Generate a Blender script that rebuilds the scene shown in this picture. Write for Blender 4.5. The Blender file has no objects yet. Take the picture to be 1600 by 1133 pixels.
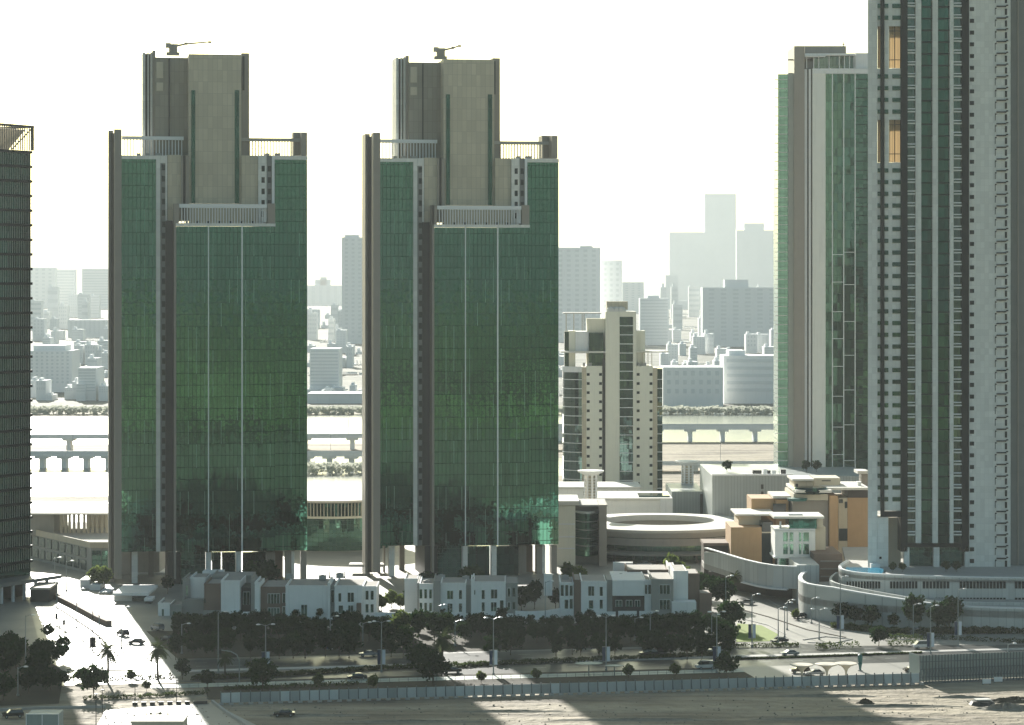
import bpy, bmesh, math, random
from mathutils import Vector, Matrix
random.seed(7)
C = bpy.context.scene.collection
sc = bpy.context.scene
R = math.radians

# ---------------------------------------------------------------- camera, light
F, H, CX, HY = 4000.0, 93.0, 800.0, 440.0      # photo focal length (px), eye height (m), centre column, horizon row
cam_d = bpy.data.cameras.new('camera'); cam = bpy.data.objects.new('camera', cam_d); C.objects.link(cam)
cam.location = (0, 0, H); cam.rotation_euler = (R(90), 0, 0)
cam_d.sensor_width = 36; cam_d.lens = 36 * F / 1600; cam_d.shift_y = -(566.5 - HY) / 1600
cam_d.clip_start = 1; cam_d.clip_end = 80000
sc.camera = cam
SUN_AZ, SUN_EL = 13.3, 20.0                      # degrees left of the view axis, above the horizon
sc.view_settings.view_transform = 'Standard'; sc.view_settings.look = 'None'
sc.view_settings.exposure = 1.15; sc.view_settings.gamma = 1
w = bpy.data.worlds.new("World"); sc.world = w; w.use_nodes = True
wn = w.node_tree; wn.nodes.clear()
sky = wn.nodes.new('ShaderNodeTexSky'); sky.sky_type = 'NISHITA'; sky.sun_disc = False
sky.sun_elevation = R(SUN_EL); sky.sun_rotation = R(-SUN_AZ); sky.air_density = 1.0; sky.dust_density = 3.0; sky.ozone_density = 1.0
tint = wn.nodes.new('ShaderNodeMix'); tint.data_type = 'RGBA'; tint.blend_type = 'MULTIPLY'
tint.inputs[0].default_value = 1; tint.inputs[7].default_value = (.86, 1.04, .93, 1)
bg = wn.nodes.new('ShaderNodeBackground'); bg.inputs[1].default_value = 0.055
wo = wn.nodes.new('ShaderNodeOutputWorld')
wn.links.new(sky.outputs[0], tint.inputs[6]); wn.links.new(tint.outputs[2], bg.inputs[0]); wn.links.new(bg.outputs[0], wo.inputs[0])
sl = bpy.data.lights.new('sun', 'SUN'); sl.energy = 4.4; sl.angle = R(0.5); sl.color = (1, .965, .89)
so = bpy.data.objects.new('sun', sl); C.objects.link(so)
sd = Vector((-math.sin(R(SUN_AZ)) * math.cos(R(SUN_EL)), math.cos(R(SUN_AZ)) * math.cos(R(SUN_EL)), math.sin(R(SUN_EL))))
so.rotation_euler = sd.to_track_quat('Z', 'Y').to_euler(); so.location = (-300, 1500, 600)
sc.cycles.use_denoising = True
sc.cycles.max_bounces = 5; sc.cycles.diffuse_bounces = 3; sc.cycles.glossy_bounces = 3; sc.cycles.transmission_bounces = 3
sc.cycles.volume_bounces = 0; sc.cycles.caustics_reflective = False; sc.cycles.caustics_refractive = False
sc.cycles.sample_clamp_indirect = 4

# ---------------------------------------------------------------- geometry helpers
def X(px, d): return (px - CX) / F * d
def Z(py, d): return H - (py - HY) / F * d
def GD(py, z=0): return F * (H - z) / (py - HY)
def G(px, py, z=0):
    d = GD(py, z); return (X(px, d), d)

class MB:
    def __init__(s): s.v = []; s.f = []
    def quad(s, *p):
        n = len(s.v); s.v += [tuple(q) for q in p]; s.f.append(tuple(range(n, n + len(p)))); return s
    def box(s, x0, x1, y0, y1, z0, z1):
        if x0 > x1: x0, x1 = x1, x0
        if y0 > y1: y0, y1 = y1, y0
        if z0 > z1: z0, z1 = z1, z0
        n = len(s.v)
        s.v += [(x0, y0, z0), (x1, y0, z0), (x1, y1, z0), (x0, y1, z0), (x0, y0, z1), (x1, y0, z1), (x1, y1, z1), (x0, y1, z1)]
        s.f += [tuple(n + i for i in q) for q in ((0, 3, 2, 1), (4, 5, 6, 7), (0, 1, 5, 4), (1, 2, 6, 5), (2, 3, 7, 6), (3, 0, 4, 7))]
        return s
    def prism(s, poly, z0, z1):
        a = sum(poly[i][0] * poly[(i + 1) % len(poly)][1] - poly[(i + 1) % len(poly)][0] * poly[i][1] for i in range(len(poly)))
        if a < 0: poly = poly[::-1]
        n = len(s.v); k = len(poly)
        s.v += [(x, y, z0) for x, y in poly] + [(x, y, z1) for x, y in poly]
        s.f.append(tuple(n + i for i in range(k))[::-1]); s.f.append(tuple(n + k + i for i in range(k)))
        for i in range(k):
            j = (i + 1) % k; s.f.append((n + i, n + j, n + k + j, n + k + i))
        return s
    def lathe(s, prof, seg=16, c=(0, 0, 0)):
        n = len(s.v); m = len(prof)
        for i in range(seg):
            a = 2 * math.pi * i / seg
            s.v += [(c[0] + r * math.cos(a), c[1] + r * math.sin(a), c[2] + z) for r, z in prof]
        for i in range(seg):
            j = (i + 1) % seg
            for k in range(m - 1): s.f.append((n + i * m + k, n + j * m + k, n + j * m + k + 1, n + i * m + k + 1))
        return s
    def cyl(s, x, y, z0, z1, r, r1=None, seg=10):
        r1 = r if r1 is None else r1
        return s.lathe([(0.001, z0), (r, z0), (r1, z1), (0.001, z1)], seg, (x, y, 0))
    def tube(s, pts, r0, r1=None, seg=6):
        r1 = r0 if r1 is None else r1; n = len(s.v); L = len(pts); P = [Vector(p) for p in pts]
        for i, p in enumerate(P):
            t = (P[min(i + 1, L - 1)] - P[max(i - 1, 0)]).normalized()
            a = t.cross(Vector((0, 0, 1)))
            if a.length < .05: a = t.cross(Vector((0, 1, 0)))
            a.normalize(); b = t.cross(a).normalized(); r = r0 + (r1 - r0) * i / (L - 1)
            for k in range(seg):
                q = p + (a * math.cos(2 * math.pi * k / seg) + b * math.sin(2 * math.pi * k / seg)) * r; s.v.append(tuple(q))
        for i in range(L - 1):
            for k in range(seg):
                l = (k + 1) % seg; s.f.append((n + i * seg + k, n + i * seg + l, n + (i + 1) * seg + l, n + (i + 1) * seg + k))
        s.f.append(tuple(n + k for k in range(seg))[::-1]); s.f.append(tuple(n + (L - 1) * seg + k for k in range(seg)))
        return s
    def wall(s, pts, th, zlo, zhi):
        """upright wall along pts [(x,y)], thickness th towards +y side; zlo/zhi numbers or lists"""
        L = len(pts); n = len(s.v)
        zl = zlo if isinstance(zlo, (list, tuple)) else [zlo] * L
        zh = zhi if isinstance(zhi, (list, tuple)) else [zhi] * L
        for i, p in enumerate(pts):
            a = Vector(pts[max(i - 1, 0)]); b = Vector(pts[min(i + 1, L - 1)]); t = (b - a).normalized(); nn = Vector((-t.y, t.x)) * th
            s.v += [(p[0], p[1], zl[i]), (p[0] + nn.x, p[1] + nn.y, zl[i]), (p[0] + nn.x, p[1] + nn.y, zh[i]), (p[0], p[1], zh[i])]
        for i in range(L - 1):
            a = n + 4 * i; b = a + 4
            s.f += [(a, b, b + 3, a + 3), (a + 1, a + 2, b + 2, b + 1), (a + 3, b + 3, b + 2, a + 2), (a, a + 1, b + 1, b)]
        s.f += [(n, n + 3, n + 2, n + 1), (n + 4 * L - 4, n + 4 * L - 3, n + 4 * L - 2, n + 4 * L - 1)]
        return s
    def mesh(s, name, m, smooth=False):
        me = bpy.data.meshes.new(name); me.from_pydata(s.v, [], s.f); me.update()
        if m: me.materials.append(m)
        if smooth:
            for p in me.polygons: p.use_smooth = True
        return me
    def build(s, name, m, parent=None, smooth=False):
        return link(name, s.mesh(name, m, smooth), parent)

def link(name, me, parent=None, loc=(0, 0, 0), rz=0):
    o = bpy.data.objects.new(name, me); C.objects.link(o)
    if parent: o.parent = parent
    o.location = loc; o.rotation_euler = (0, 0, rz); return o
def tag(o, label=None, cat=None, group=None, kind=None):
    if label: o['label'] = label
    if cat: o['category'] = cat
    if group: o['group'] = group
    if kind: o['kind'] = kind
    return o
def thing(name, label, cat, loc=(0, 0, 0), rz=0, group=None):
    return tag(link(name, None, None, loc, rz), label, cat, group)
def dup(root, loc, rz=None, label=None, group=None, scale=None):
    r = root.copy(); C.objects.link(r); r.location = loc
    if rz is not None: r.rotation_euler = (0, 0, rz)
    if label: r['label'] = label
    if group: r['group'] = group
    if scale is not None: r.scale = scale if isinstance(scale, tuple) else (scale,) * 3
    for ch in list(root.children):
        c = ch.copy(); C.objects.link(c); c.parent = r
        for g in list(ch.children):
            d = g.copy(); C.objects.link(d); d.parent = c
    return r
def reps(name, me, parent, locs, cap=100):
    """repeat parts: up to cap individuals, the rest merged as one stuff part"""
    for l in locs[:cap]: link(name, me, parent, l)
    if len(locs) > cap:
        mb = MB()
        for l in locs[cap:]:
            n = len(mb.v); mb.v += [(v.co.x + l[0], v.co.y + l[1], v.co.z + l[2]) for v in me.vertices]
            mb.f += [tuple(n + i for i in p.vertices) for p in me.polygons]
        tag(mb.build(name, me.materials[0], parent), kind='stuff')

class Fr:
    """a building's own frame: front line through photo column px0 at depth d0, turned th about the vertical"""
    def __init__(s, px0, d0, th=0.0):
        s.x0 = X(px0, d0); s.d0 = d0; s.c = math.cos(th); s.n = math.sin(th); s.th = th
    def s(s, px, v=0):
        t = (px - CX) / F
        return (t * (s.d0 + v * s.c) - s.x0 + v * s.n) / (s.c - t * s.n)
    def z(s, py, px, v=0):
        if py is None: return 0
        return H - (py - HY) / F * (s.d0 + s.s(px, v) * s.n + v * s.c)
    def box(s, mb, px0, px1, py0, py1, v0, v1):
        pm = (px0 + px1) / 2
        return mb.box(s.s(px0, v0), s.s(px1, v0), v0, v1, s.z(py1, pm, v0), s.z(py0, pm, v0))
    def thing(s, name, label, cat, group=None): return thing(name, label, cat, (s.x0, s.d0, 0), s.th, group)

# ---------------------------------------------------------------- materials
class NT:
    def __init__(s, name):
        s.m = bpy.data.materials.new(name); s.m.use_nodes = True; s.t = s.m.node_tree; s.t.nodes.clear()
        s.out = s.t.nodes.new('ShaderNodeOutputMaterial'); s._c = None
    def n(s, ty, **kw):
        nd = s.t.nodes.new('ShaderNode' + ty)
        for k, v in kw.items():
            if k.startswith('i_'): s.set(nd, k[2:].replace('_', ' '), v)
            elif k.startswith('n') and k[1:].isdigit(): s.set(nd, int(k[1:]), v)
            else: setattr(nd, k, v)
        return nd
    def set(s, nd, key, v):
        inp = nd.inputs[key]
        if isinstance(v, bpy.types.NodeSocket): s.t.links.new(v, inp)
        elif isinstance(v, (tuple, list)) and len(v) == 3 and inp.type == 'RGBA': inp.default_value = (*v, 1)
        else: inp.default_value = v
    def math(s, op, a, b=0.0, c=None):
        nd = s.n('Math', operation=op, n0=a, n1=b)
        if c is not None: s.set(nd, 2, c)
        return nd.outputs[0]
    def coord(s):
        if s._c is None: s._c = s.n('TexCoord').outputs['Object']
        return s._c
    def xyz(s, v=None):
        o = s.n('SeparateXYZ', n0=v or s.coord()).outputs; return o[0], o[1], o[2]
    def noise(s, scale, detail=3, vec=None, rough=.55):
        nd = s.n('TexNoise', i_Vector=vec or s.coord(), i_Scale=scale, i_Detail=detail, i_Roughness=rough); return nd.outputs[0]
    def mix(s, f, a, b, bt='MIX'):
        nd = s.n('Mix', data_type='RGBA', blend_type=bt); s.set(nd, 0, f); s.set(nd, 6, a); s.set(nd, 7, b); return nd.outputs[2]
    def ramp(s, f, stops):
        nd = s.n('ValToRGB', n0=f); cr = nd.color_ramp
        while len(cr.elements) < len(stops): cr.elements.new(.5)
        for e, (p, c) in zip(cr.elements, stops): e.position = p; e.color = (*c, 1) if len(c) == 3 else c
        return nd.outputs[0]
    def rr(s, f, a, b, lo=0, hi=1):
        nd = s.n('MapRange', n0=f, n1=a, n2=b, n3=lo, n4=hi); return nd.outputs[0]
    def done(s, col, rough=.7, metal=0, normal=None, spec=.5, extra=None):
        p = s.n('BsdfPrincipled'); s.set(p, 'Base Color', col); s.set(p, 'Roughness', rough); s.set(p, 'Metallic', metal); s.set(p, 'Specular IOR Level', spec)
        if normal is not None: s.set(p, 'Normal', normal)
        s.t.links.new((extra(p.outputs[0]) if extra else p.outputs[0]), s.out.inputs[0]); return s.m

def sc3(c, k): return tuple(min(1, x * k) for x in c)
def plain(name, col, rough=.75, var=.18, scale=.4, spec=.4, metal=0, streak=True):
    t = NT(name); x, y, z = t.xyz()
    n1 = t.noise(scale, 4)
    col2 = t.mix(n1, sc3(col, 1 - var), sc3(col, 1 + var))
    if streak:
        v = t.n('CombineXYZ', n0=t.math('MULTIPLY', t.math('ADD', x, y), 1.1), n1=t.math('MULTIPLY', z, .06)).outputs[0]
        n2 = t.noise(1.0, 3, v); col2 = t.mix(t.rr(n2, .55, .8, 0, .35), col2, sc3(col, .6))
    return t.done(col2, rough, metal, spec=spec)
def panelled(name, col, gw, gh, lw=.05, dark=.6, rough=.6, var=.1, spec=.4):
    t = NT(name); x, y, z = t.xyz(); h = t.math('ADD', x, y)
    a = t.math('LESS_THAN', t.math('FRACT', t.math('DIVIDE', h, gw)), lw / gw)
    b = t.math('LESS_THAN', t.math('FRACT', t.math('DIVIDE', z, gh)), lw / gh)
    ln = t.math('MAXIMUM', a, b)
    wv = t.n('CombineXYZ', n0=t.math('FLOOR', t.math('DIVIDE', h, gw)), n1=t.math('FLOOR', t.math('DIVIDE', z, gh))).outputs[0]
    wn_ = t.n('TexWhiteNoise', i_Vector=wv).outputs[0]
    c = t.mix(wn_, sc3(col, 1 - var), sc3(col, 1 + var)); c = t.mix(t.rr(t.noise(.12, 4), .3, .7), c, t.mix(.5, c, sc3(col, .8)))
    return t.done(t.mix(ln, c, sc3(col, dark)), rough, spec=spec)
def glass(name, col=(.10, .34, .24), gw=1.5, gh=3.6, jit=.004, low=.004, lw=.09, line=(.02, .05, .04), rough=.03, dash=0, metal=1.0, sp=0, var=.12, nsc=.5):
    t = NT(name); x, y, z = t.xyz(); h = t.math('ADD', x, y)
    hx = t.math('DIVIDE', h, gw); hz = t.math('DIVIDE', z, gh)
    a = t.math('LESS_THAN', t.math('FRACT', hx), lw / gw); b = t.math('LESS_THAN', t.math('FRACT', hz), lw * 1.3 / gh)
    ln = t.math('MAXIMUM', a, b)
    wv = t.n('CombineXYZ', n0=t.math('FLOOR', hx), n1=t.math('FLOOR', hz)).outputs[0]
    wno = t.n('TexWhiteNoise', i_Vector=wv)
    rv = t.n('VectorMath', operation='SUBTRACT', n0=wno.outputs['Color'], n1=(.5, .5, .5)).outputs[0]
    rv = t.n('VectorMath', operation='SCALE', n0=rv); t.set(rv, 'Scale', jit * 2); rv = rv.outputs[0]
    nz = t.n('TexNoise', i_Vector=t.coord(), i_Scale=nsc, i_Detail=3.0)
    lv = t.n('VectorMath', operation='SUBTRACT', n0=nz.outputs['Color'], n1=(.5, .5, .5)).outputs[0]
    lv = t.n('VectorMath', operation='SCALE', n0=lv); t.set(lv, 'Scale', low * 2); lv = lv.outputs[0]
    g = t.n('NewGeometry').outputs['Normal']
    nn = t.n('VectorMath', operation='ADD', n0=g, n1=rv).outputs[0]; nn = t.n('VectorMath', operation='ADD', n0=nn, n1=lv).outputs[0]
    nn = t.n('VectorMath', operation='NORMALIZE', n0=nn).outputs[0]
    c = t.mix(wno.outputs['Value'], sc3(col, 1 - var), sc3(col, 1 + var))
    if sp:   # opaque spandrel strip at every floor
        s_ = t.math('LESS_THAN', t.math('FRACT', hz), sp); c = t.mix(s_, c, sc3(col, .75))
    c = t.mix(ln, c, line)
    ro = t.mix(ln, (rough,) * 3, (.4,) * 3)
    if dash:
        wv2 = t.n('CombineXYZ', n0=t.math('FLOOR', t.math('DIVIDE', h, gw * 2)), n1=t.math('FLOOR', t.math('DIVIDE', z, gh * 2)), n2=3.3).outputs[0]
        r2 = t.n('TexWhiteNoise', i_Vector=wv2).outputs[0]
        dd = t.math('MULTIPLY', t.math('GREATER_THAN', r2, 1 - dash), t.math('LESS_THAN', t.math('FRACT', t.math('DIVIDE', h, gw * 2)), .05))
        c = t.mix(dd, c, (.24, .36, .30)); ro = t.mix(dd, ro, (.5,) * 3)
    return t.done(c, ro, metal, nn)
def foliage(name, c1, c2, tr=.35):
    t = NT(name); oi = t.n('ObjectInfo').outputs['Random']
    g = t.noise(.9, 2); f = t.math('ADD', t.math('MULTIPLY', g, .9), t.math('MULTIPLY', t.math('SUBTRACT', oi, .5), .5))
    c = t.mix(t.rr(f, .25, .75), c1, c2)
    d = t.n('BsdfDiffuse', i_Color=c); tl = t.n('BsdfTranslucent', i_Color=t.mix(.5, c, sc3(c2, 2.2)))
    mx = t.n('MixShader', n0=tr, n1=d.outputs[0], n2=tl.outputs[0]); t.t.links.new(mx.outputs[0], t.out.inputs[0]); return t.m

M = {}
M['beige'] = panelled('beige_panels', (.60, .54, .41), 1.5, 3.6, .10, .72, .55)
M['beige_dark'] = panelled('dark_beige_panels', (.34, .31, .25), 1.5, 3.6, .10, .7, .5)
M['taupe'] = plain('taupe_metal', (.31, .28, .24), .45, .08)
M['pale'] = panelled('pale_cladding', (.82, .82, .77), 1.2, 1.8, .05, .8, .5)
M['white'] = plain('white_paint', (.82, .83, .82), .6, .06)
M['whitemetal'] = plain('white_metal', (.82, .84, .84), .35, .05, streak=False)
M['greystrip'] = plain('grey_cladding', (.20, .21, .20), .5, .1)
M['louvre'] = plain('dark_louvre_metal', (.34, .38, .33), .4, .1, streak=False)
M['slot'] = plain('dark_recess', (.045, .043, .04), .5, .2)
M['black'] = plain('black_paint', (.008, .013, .014), .5, .2, streak=False, spec=.15)
M['glass'] = glass('green_curtain_glass', (.060, .168, .122), 1.25, 3.6, .003, .020, lw=.13, line=(.016, .04, .03), dash=.3, var=.10, nsc=.9)
M['glassdark'] = glass('dark_window_glass', (.06, .10, .095), 1.2, 3.4, .006, .004, lw=.06, metal=.9)
M['glassteal'] = glass('teal_balcony_glass', (.024, .082, .066), 1.6, 3.36, .005, .004, lw=.07, metal=.9, var=.3)
M['glassgrid'] = glass('gridded_lobby_glass', (.10, .22, .17), 1.5, 1.5, .006, .004, lw=.12, line=(.10, .16, .13), metal=.85)
M['pane'] = plain('window_pane', (.015, .025, .027), .12, .2, streak=False, spec=.3)
M['brown'] = plain('brown_render', (.21, .15, .115), .8, .1)
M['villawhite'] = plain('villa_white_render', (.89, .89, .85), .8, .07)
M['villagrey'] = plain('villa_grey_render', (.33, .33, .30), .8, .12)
M['roofgrey'] = plain('roof_screed', (.40, .37, .33), .9, .2, streak=False)
M['roofwhite'] = plain('white_roof_membrane', (.70, .68, .62), .8, .1, streak=False)
M['spoil'] = plain('spoil_earth', (.26, .235, .19), .95, .35, 1.2, streak=False)
M['concrete'] = plain('concrete', (.42, .41, .38), .85, .15)
M['cream'] = plain('cream_stone', (.60, .54, .42), .8, .08)
M['orange'] = plain('ochre_render', (.50, .32, .17), .8, .08)
M['darkband'] = plain('dark_brown_cladding', (.07, .055, .045), .6, .15)
M['metalrib'] = panelled('ribbed_metal', (.42, .46, .45), 1.1, 60, .22, .72, .4)
M['podium'] = panelled('podium_cladding', (.60, .62, .59), 1.6, 30, .14, .72, .5)
M['teal'] = plain('teal_metal', (.03, .14, .13), .4, .1, streak=False)
M['pole'] = plain('pole_metal', (.30, .33, .33), .35, .05, streak=False, metal=.3)
M['lampwhite'] = plain('lamp_head_white', (.8, .8, .78), .3, .02, streak=False)
M['banner'] = plain('banner_cloth', (.62, .68, .74), .7, .05, streak=False)
M['bannerdark'] = plain('banner_navy', (.03, .05, .10), .7, .05, streak=False)
M['fence'] = plain('hoarding_sheet', (.42, .47, .47), .6, .12)
M['fencepost'] = plain('hoarding_post', (.16, .18, .18), .6, .1, streak=False)
M['bark'] = plain('bark', (.10, .075, .05), .9, .3, 2, streak=False)
M['leaf'] = foliage('dark_leaves', (.011, .032, .012), (.03, .065, .018), .2)
M['leaf2'] = foliage('green_leaves', (.04, .075, .02), (.10, .13, .035), .45)
M['palm'] = foliage('palm_fronds', (.035, .055, .025), (.08, .10, .04), .3)
M['hedge'] = foliage('hedge_leaves', (.03, .055, .02), (.07, .095, .03), .3)
M['rubber'] = plain('tyre_rubber', (.02, .02, .02), .8, .1, streak=False)
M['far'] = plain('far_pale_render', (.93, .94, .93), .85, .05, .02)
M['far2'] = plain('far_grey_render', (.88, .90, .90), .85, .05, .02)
M['farwin'] = plain('far_window', (.74, .77, .77), .5, .05, streak=False)  # window tone kept near the wall's, distance haze put into the colour
M['umbrella'] = plain('canopy_membrane', (.62, .56, .44), .7, .05, streak=False)
M['amber'] = NT('amber_screen')
def _amber():
    t = M['amber']; x, y, z = t.xyz()
    a = t.math('LESS_THAN', t.math('FRACT', t.math('DIVIDE', x, .8)), .12)
    c = t.mix(a, (.60, .50, .35), (.32, .25, .16))
    d = t.n('BsdfDiffuse', i_Color=c); tl = t.n('BsdfTranslucent', i_Color=c)
    mx = t.n('MixShader', n0=.65, n1=d.outputs[0], n2=tl.outputs[0]); t.t.links.new(mx.outputs[0], t.out.inputs[0]); return t.m
M['amber'] = _amber()
def _screen():
    t = NT('cream_fabric_screen'); c = (.62, .58, .50)
    d = t.n('BsdfDiffuse', i_Color=c); tl = t.n('BsdfTranslucent', i_Color=c)
    mx = t.n('MixShader', n0=.5, n1=d.outputs[0], n2=tl.outputs[0]); t.t.links.new(mx.outputs[0], t.out.inputs[0]); return t.m
M['screen'] = _screen(); M['leafhazed'] = foliage('haze_paled_far_leaves', (.34, .37, .31), (.46, .48, .40), .3)  # far foliage colour lifted pale to stand in for haze fading

# ground: sand lots near, scrub / mangrove flats and creeks beyond and behind the viewpoint
def ground_mat():
    t = NT('sandy_ground'); x, y, z = t.xyz()
    n1 = t.noise(.02, 6); n2 = t.noise(.25, 5)
    st = t.n('CombineXYZ', n0=t.math('MULTIPLY', x, .012), n1=t.math('MULTIPLY', y, .11)).outputs[0]
    n3 = t.noise(1.0, 5, st)
    sand = t.ramp(t.math('ADD', t.math('MULTIPLY', n1, .45), t.math('MULTIPLY', n3, .55)), [(.38, (.13, .105, .072)), (.46, (.26, .215, .15)), (.54, (.41, .35, .25)), (.64, (.215, .18, .125))])
    sand = t.mix(t.rr(n2, .35, .7), sand, t.mix(.35, sand, (.2, .18, .15)))
    m1 = t.noise(.004, 7); m2 = t.noise(.0011, 4)
    sv = t.n('CombineXYZ', n0=t.math('MULTIPLY', x, .022), n1=t.math('MULTIPLY', y, .0016)).outputs[0]
    m3 = t.noise(1.0, 8, sv, .7)
    veg = t.ramp(m3, [(.36, (.008, .015, .008)), (.45, (.02, .035, .015)), (.50, (.42, .42, .16)), (.55, (.02, .03, .014)), (.62, (.50, .50, .24))])
    bv = t.n('CombineXYZ', n0=t.math('MULTIPLY', x, .0045), n1=t.math('MULTIPLY', y, .0009)).outputs[0]
    big = t.rr(t.noise(1.0, 3, bv, .5), .42, .58, .15, 1.8)
    veg = t.n('VectorMath', operation='SCALE', n0=veg); t.set(veg, 'Scale', big); veg = veg.outputs[0]
    far = t.rr(y, 20, 120, 1, 0)
    urb = t.mix(t.rr(t.noise(.012, 5), .4, .6), (.10, .11, .09), (.24, .235, .21)); sand = t.mix(t.rr(y, 1750, 1950), sand, urb)
    col = t.mix(far, sand, veg)
    rough = t.mix(far, (.85,) * 3, (.8,) * 3)
    b = t.n('Bump', i_Height=t.math('ADD', n2, t.math('MULTIPLY', n3, 1.5)), i_Strength=.8, i_Distance=1.4)
    return t.done(col, rough, 0, b.outputs[0], spec=.25)
M['ground'] = ground_mat()
def paved(name, c1, c2, rough=.45, spec=.35, sc=.06):
    t = NT(name); n1 = t.noise(sc, 5); n2 = t.noise(1.2, 3)
    c = t.mix(t.rr(n1, .3, .7), c1, c2); c = t.mix(t.math('MULTIPLY', n2, .3), c, sc3(c1, .7))
    return t.done(c, rough, 0, spec=spec)
M['asphalt'] = paved('asphalt', (.05, .052, .048), (.085, .085, .078), .36)
M['paving'] = paved('pale_paving', (.30, .29, .26), (.41, .39, .34), .5)
M['citypave'] = paved('district_paving', (.26, .25, .22), (.38, .36, .31), .6)
M['path'] = paved('concrete_path', (.36, .42, .36), (.44, .48, .42), .6)
M['kerb'] = paved('kerb_stone', (.45, .44, .41), (.55, .53, .49), .6)
M['soil'] = paved('planting_soil', (.055, .05, .035), (.10, .085, .055), .9, .2)
M['mark'] = plain('road_paint', (.75, .75, .72), .5, .05, streak=False)
def lawn_mat():
    t = NT('lawn'); n1 = t.noise(.5, 4)
    return t.done(t.mix(n1, (.16, .24, .03), (.26, .33, .05)), .8, spec=.2)
M['lawn'] = lawn_mat()
def water_mat(name, col, rough):
    t = NT(name); n1 = t.noise(.15, 4)
    b = t.n('Bump', i_Height=n1, i_Strength=.3, i_Distance=.4)
    return t.done(col, rough, 0, b.outputs[0], spec=.5)
M['water'] = water_mat('creek_water', (.12, .15, .14), .22)
M['pool'] = water_mat('pool_water', (.02, .32, .52), .08)

# ---------------------------------------------------------------- ground sheets
TH = .177
RF = Fr(800, 578, TH)                                  # street grid frame: origin (0,578), u along the main road, w behind the hoarding
def RW(u, w): return (RF.x0 + u * RF.c - w * RF.n, RF.d0 + u * RF.n + w * RF.c)
def sheet(name, poly, z, m, kind='structure', thick=0):
    mb = MB()
    if thick: mb.prism(poly, z - thick, z)
    else:
        a = sum(poly[i][0] * poly[(i + 1) % len(poly)][1] - poly[(i + 1) % len(poly)][0] * poly[i][1] for i in range(len(poly)))
        if a < 0: poly = poly[::-1]
        mb.quad(*[(x, y, z) for x, y in poly])
    return tag(mb.build(name, m), kind=kind)
def strip(name, u0, u1, w0, w1, z, m, **k): return sheet(name, [RW(u0, w0), RW(u1, w0), RW(u1, w1), RW(u0, w1)], z, m, **k)
sheet('ground', [(-22000, -14000), (22000, -14000), (22000, 30000), (-22000, 30000)], 0, M['ground'])
sheet('district_paving', [RW(-260, 62), RW(260, 62), (420, 1080), (-420, 1080)], .03, M['citypave'])
strip('main_road', -420, 420, 29, 44, .06, M['asphalt']); strip('main_road', -420, 420, 47, 64, .06, M['asphalt'])
strip('median', -70, 420, 44, 47, .2, M['kerb'], thick=.2)
strip('footpath', -80, 60, 21, 26, .12, M['path'], thick=.12)
strip('verge', -68, 60, 3, 21, .08, M['soil']); strip('verge', -68, 58, 26, 29, .09, M['soil'])
sheet('planted_belt', [RW(-88, 66), RW(58, 66), RW(70, 112), RW(-88, 118)], .09, M['soil'])
sheet('planted_corner', [G(-60, 1000), G(30, 1000), G(100, 1050), G(92, 1100), G(-60, 1106)], .12, M['soil'])
strip('forecourt', 60, 240, 3, 29, .09, M['paving'])
sheet('cross_street', [G(255, 1066), G(100, 1062), G(60, 1000), G(40, 925), G(70, 917), G(150, 960), G(215, 975), G(300, 1050)], .10, M['paving'])
sheet('cross_street', [G(1150, 1003), G(1148, 935), G(1200, 925), G(1262, 966), G(1330, 985), G(1420, 990), G(1600, 1000), G(1600, 1008), G(1330, 1010)], .10, M['paving'])
sheet('lawn', [G(1150, 1004), G(1152, 975), G(1190, 978), G(1216, 992), G(1205, 1003)], .16, M['lawn'])
sheet('site_track', [G(165, 1110), G(330, 1098), G(400, 1133), G(420, 1190), G(120, 1190)], .05, M['paving'])
sheet('water', [G(-400, 780), G(560, 772), G(900, 742), G(900, 716), G(-400, 700)], .08, M['water'])
sheet('water', [G(-300, 697), G(1400, 690), G(1500, 640), G(-300, 655)], .08, M['water'])
for i in range(24):   # lane marks
    strip('lane_mark', 25 + i * 9, 28 + i * 9, 36.3, 36.55, .075, M['mark']) if False else None
mk = MB()
for w_ in (36.4, 53, 58.5):
    u = -100
    while u < 240:
        a, b, c, d = RW(u, w_), RW(u + 3, w_), RW(u + 3, w_ + .18), RW(u, w_ + .18)
        mk.quad((*a, .075), (*b, .075), (*c, .075), (*d, .075)); u += 8
tag(mk.build('lane_markings', M['mark']), kind='structure')
def ribbon(name, pts, wd, z0, z1, m):
    P = [G(*p) for p in pts]; return tag(MB().wall(P, wd, z0, z1).build(name, M[m]), kind='structure')
ribbon('kerb', [(84, 948), (112, 966), (140, 985), (158, 1000), (166, 1012)], .5, 0, .26, 'soil')
ribbon('kerb', [(66, 968), (96, 985), (128, 1002), (150, 1025)], .4, 0, .24, 'concrete')
ribbon('kerb', [(104, 1048), (160, 1049), (240, 1048)], .5, 0, .28, 'soil')
ribbon('kerb', [(186, 1000), (214, 1018), (242, 1040)], .35, 0, .2, 'concrete')
ribbon('kerb', [(1152, 952), (1200, 965), (1260, 985), (1320, 997)], .5, 0, .26, 'soil')
ribbon('kerb', [(1160, 968), (1200, 978), (1226, 992)], .4, 0, .24, 'concrete')
ribbon('kerb', [(1200, 938), (1250, 968), (1300, 984), (1380, 994)], .4, 0, .26, 'concrete')
ribbon('kerb', [(1256, 1001), (1290, 996), (1330, 1000), (1300, 1006), (1262, 1005)], .4, 0, .3, 'concrete')

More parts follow.
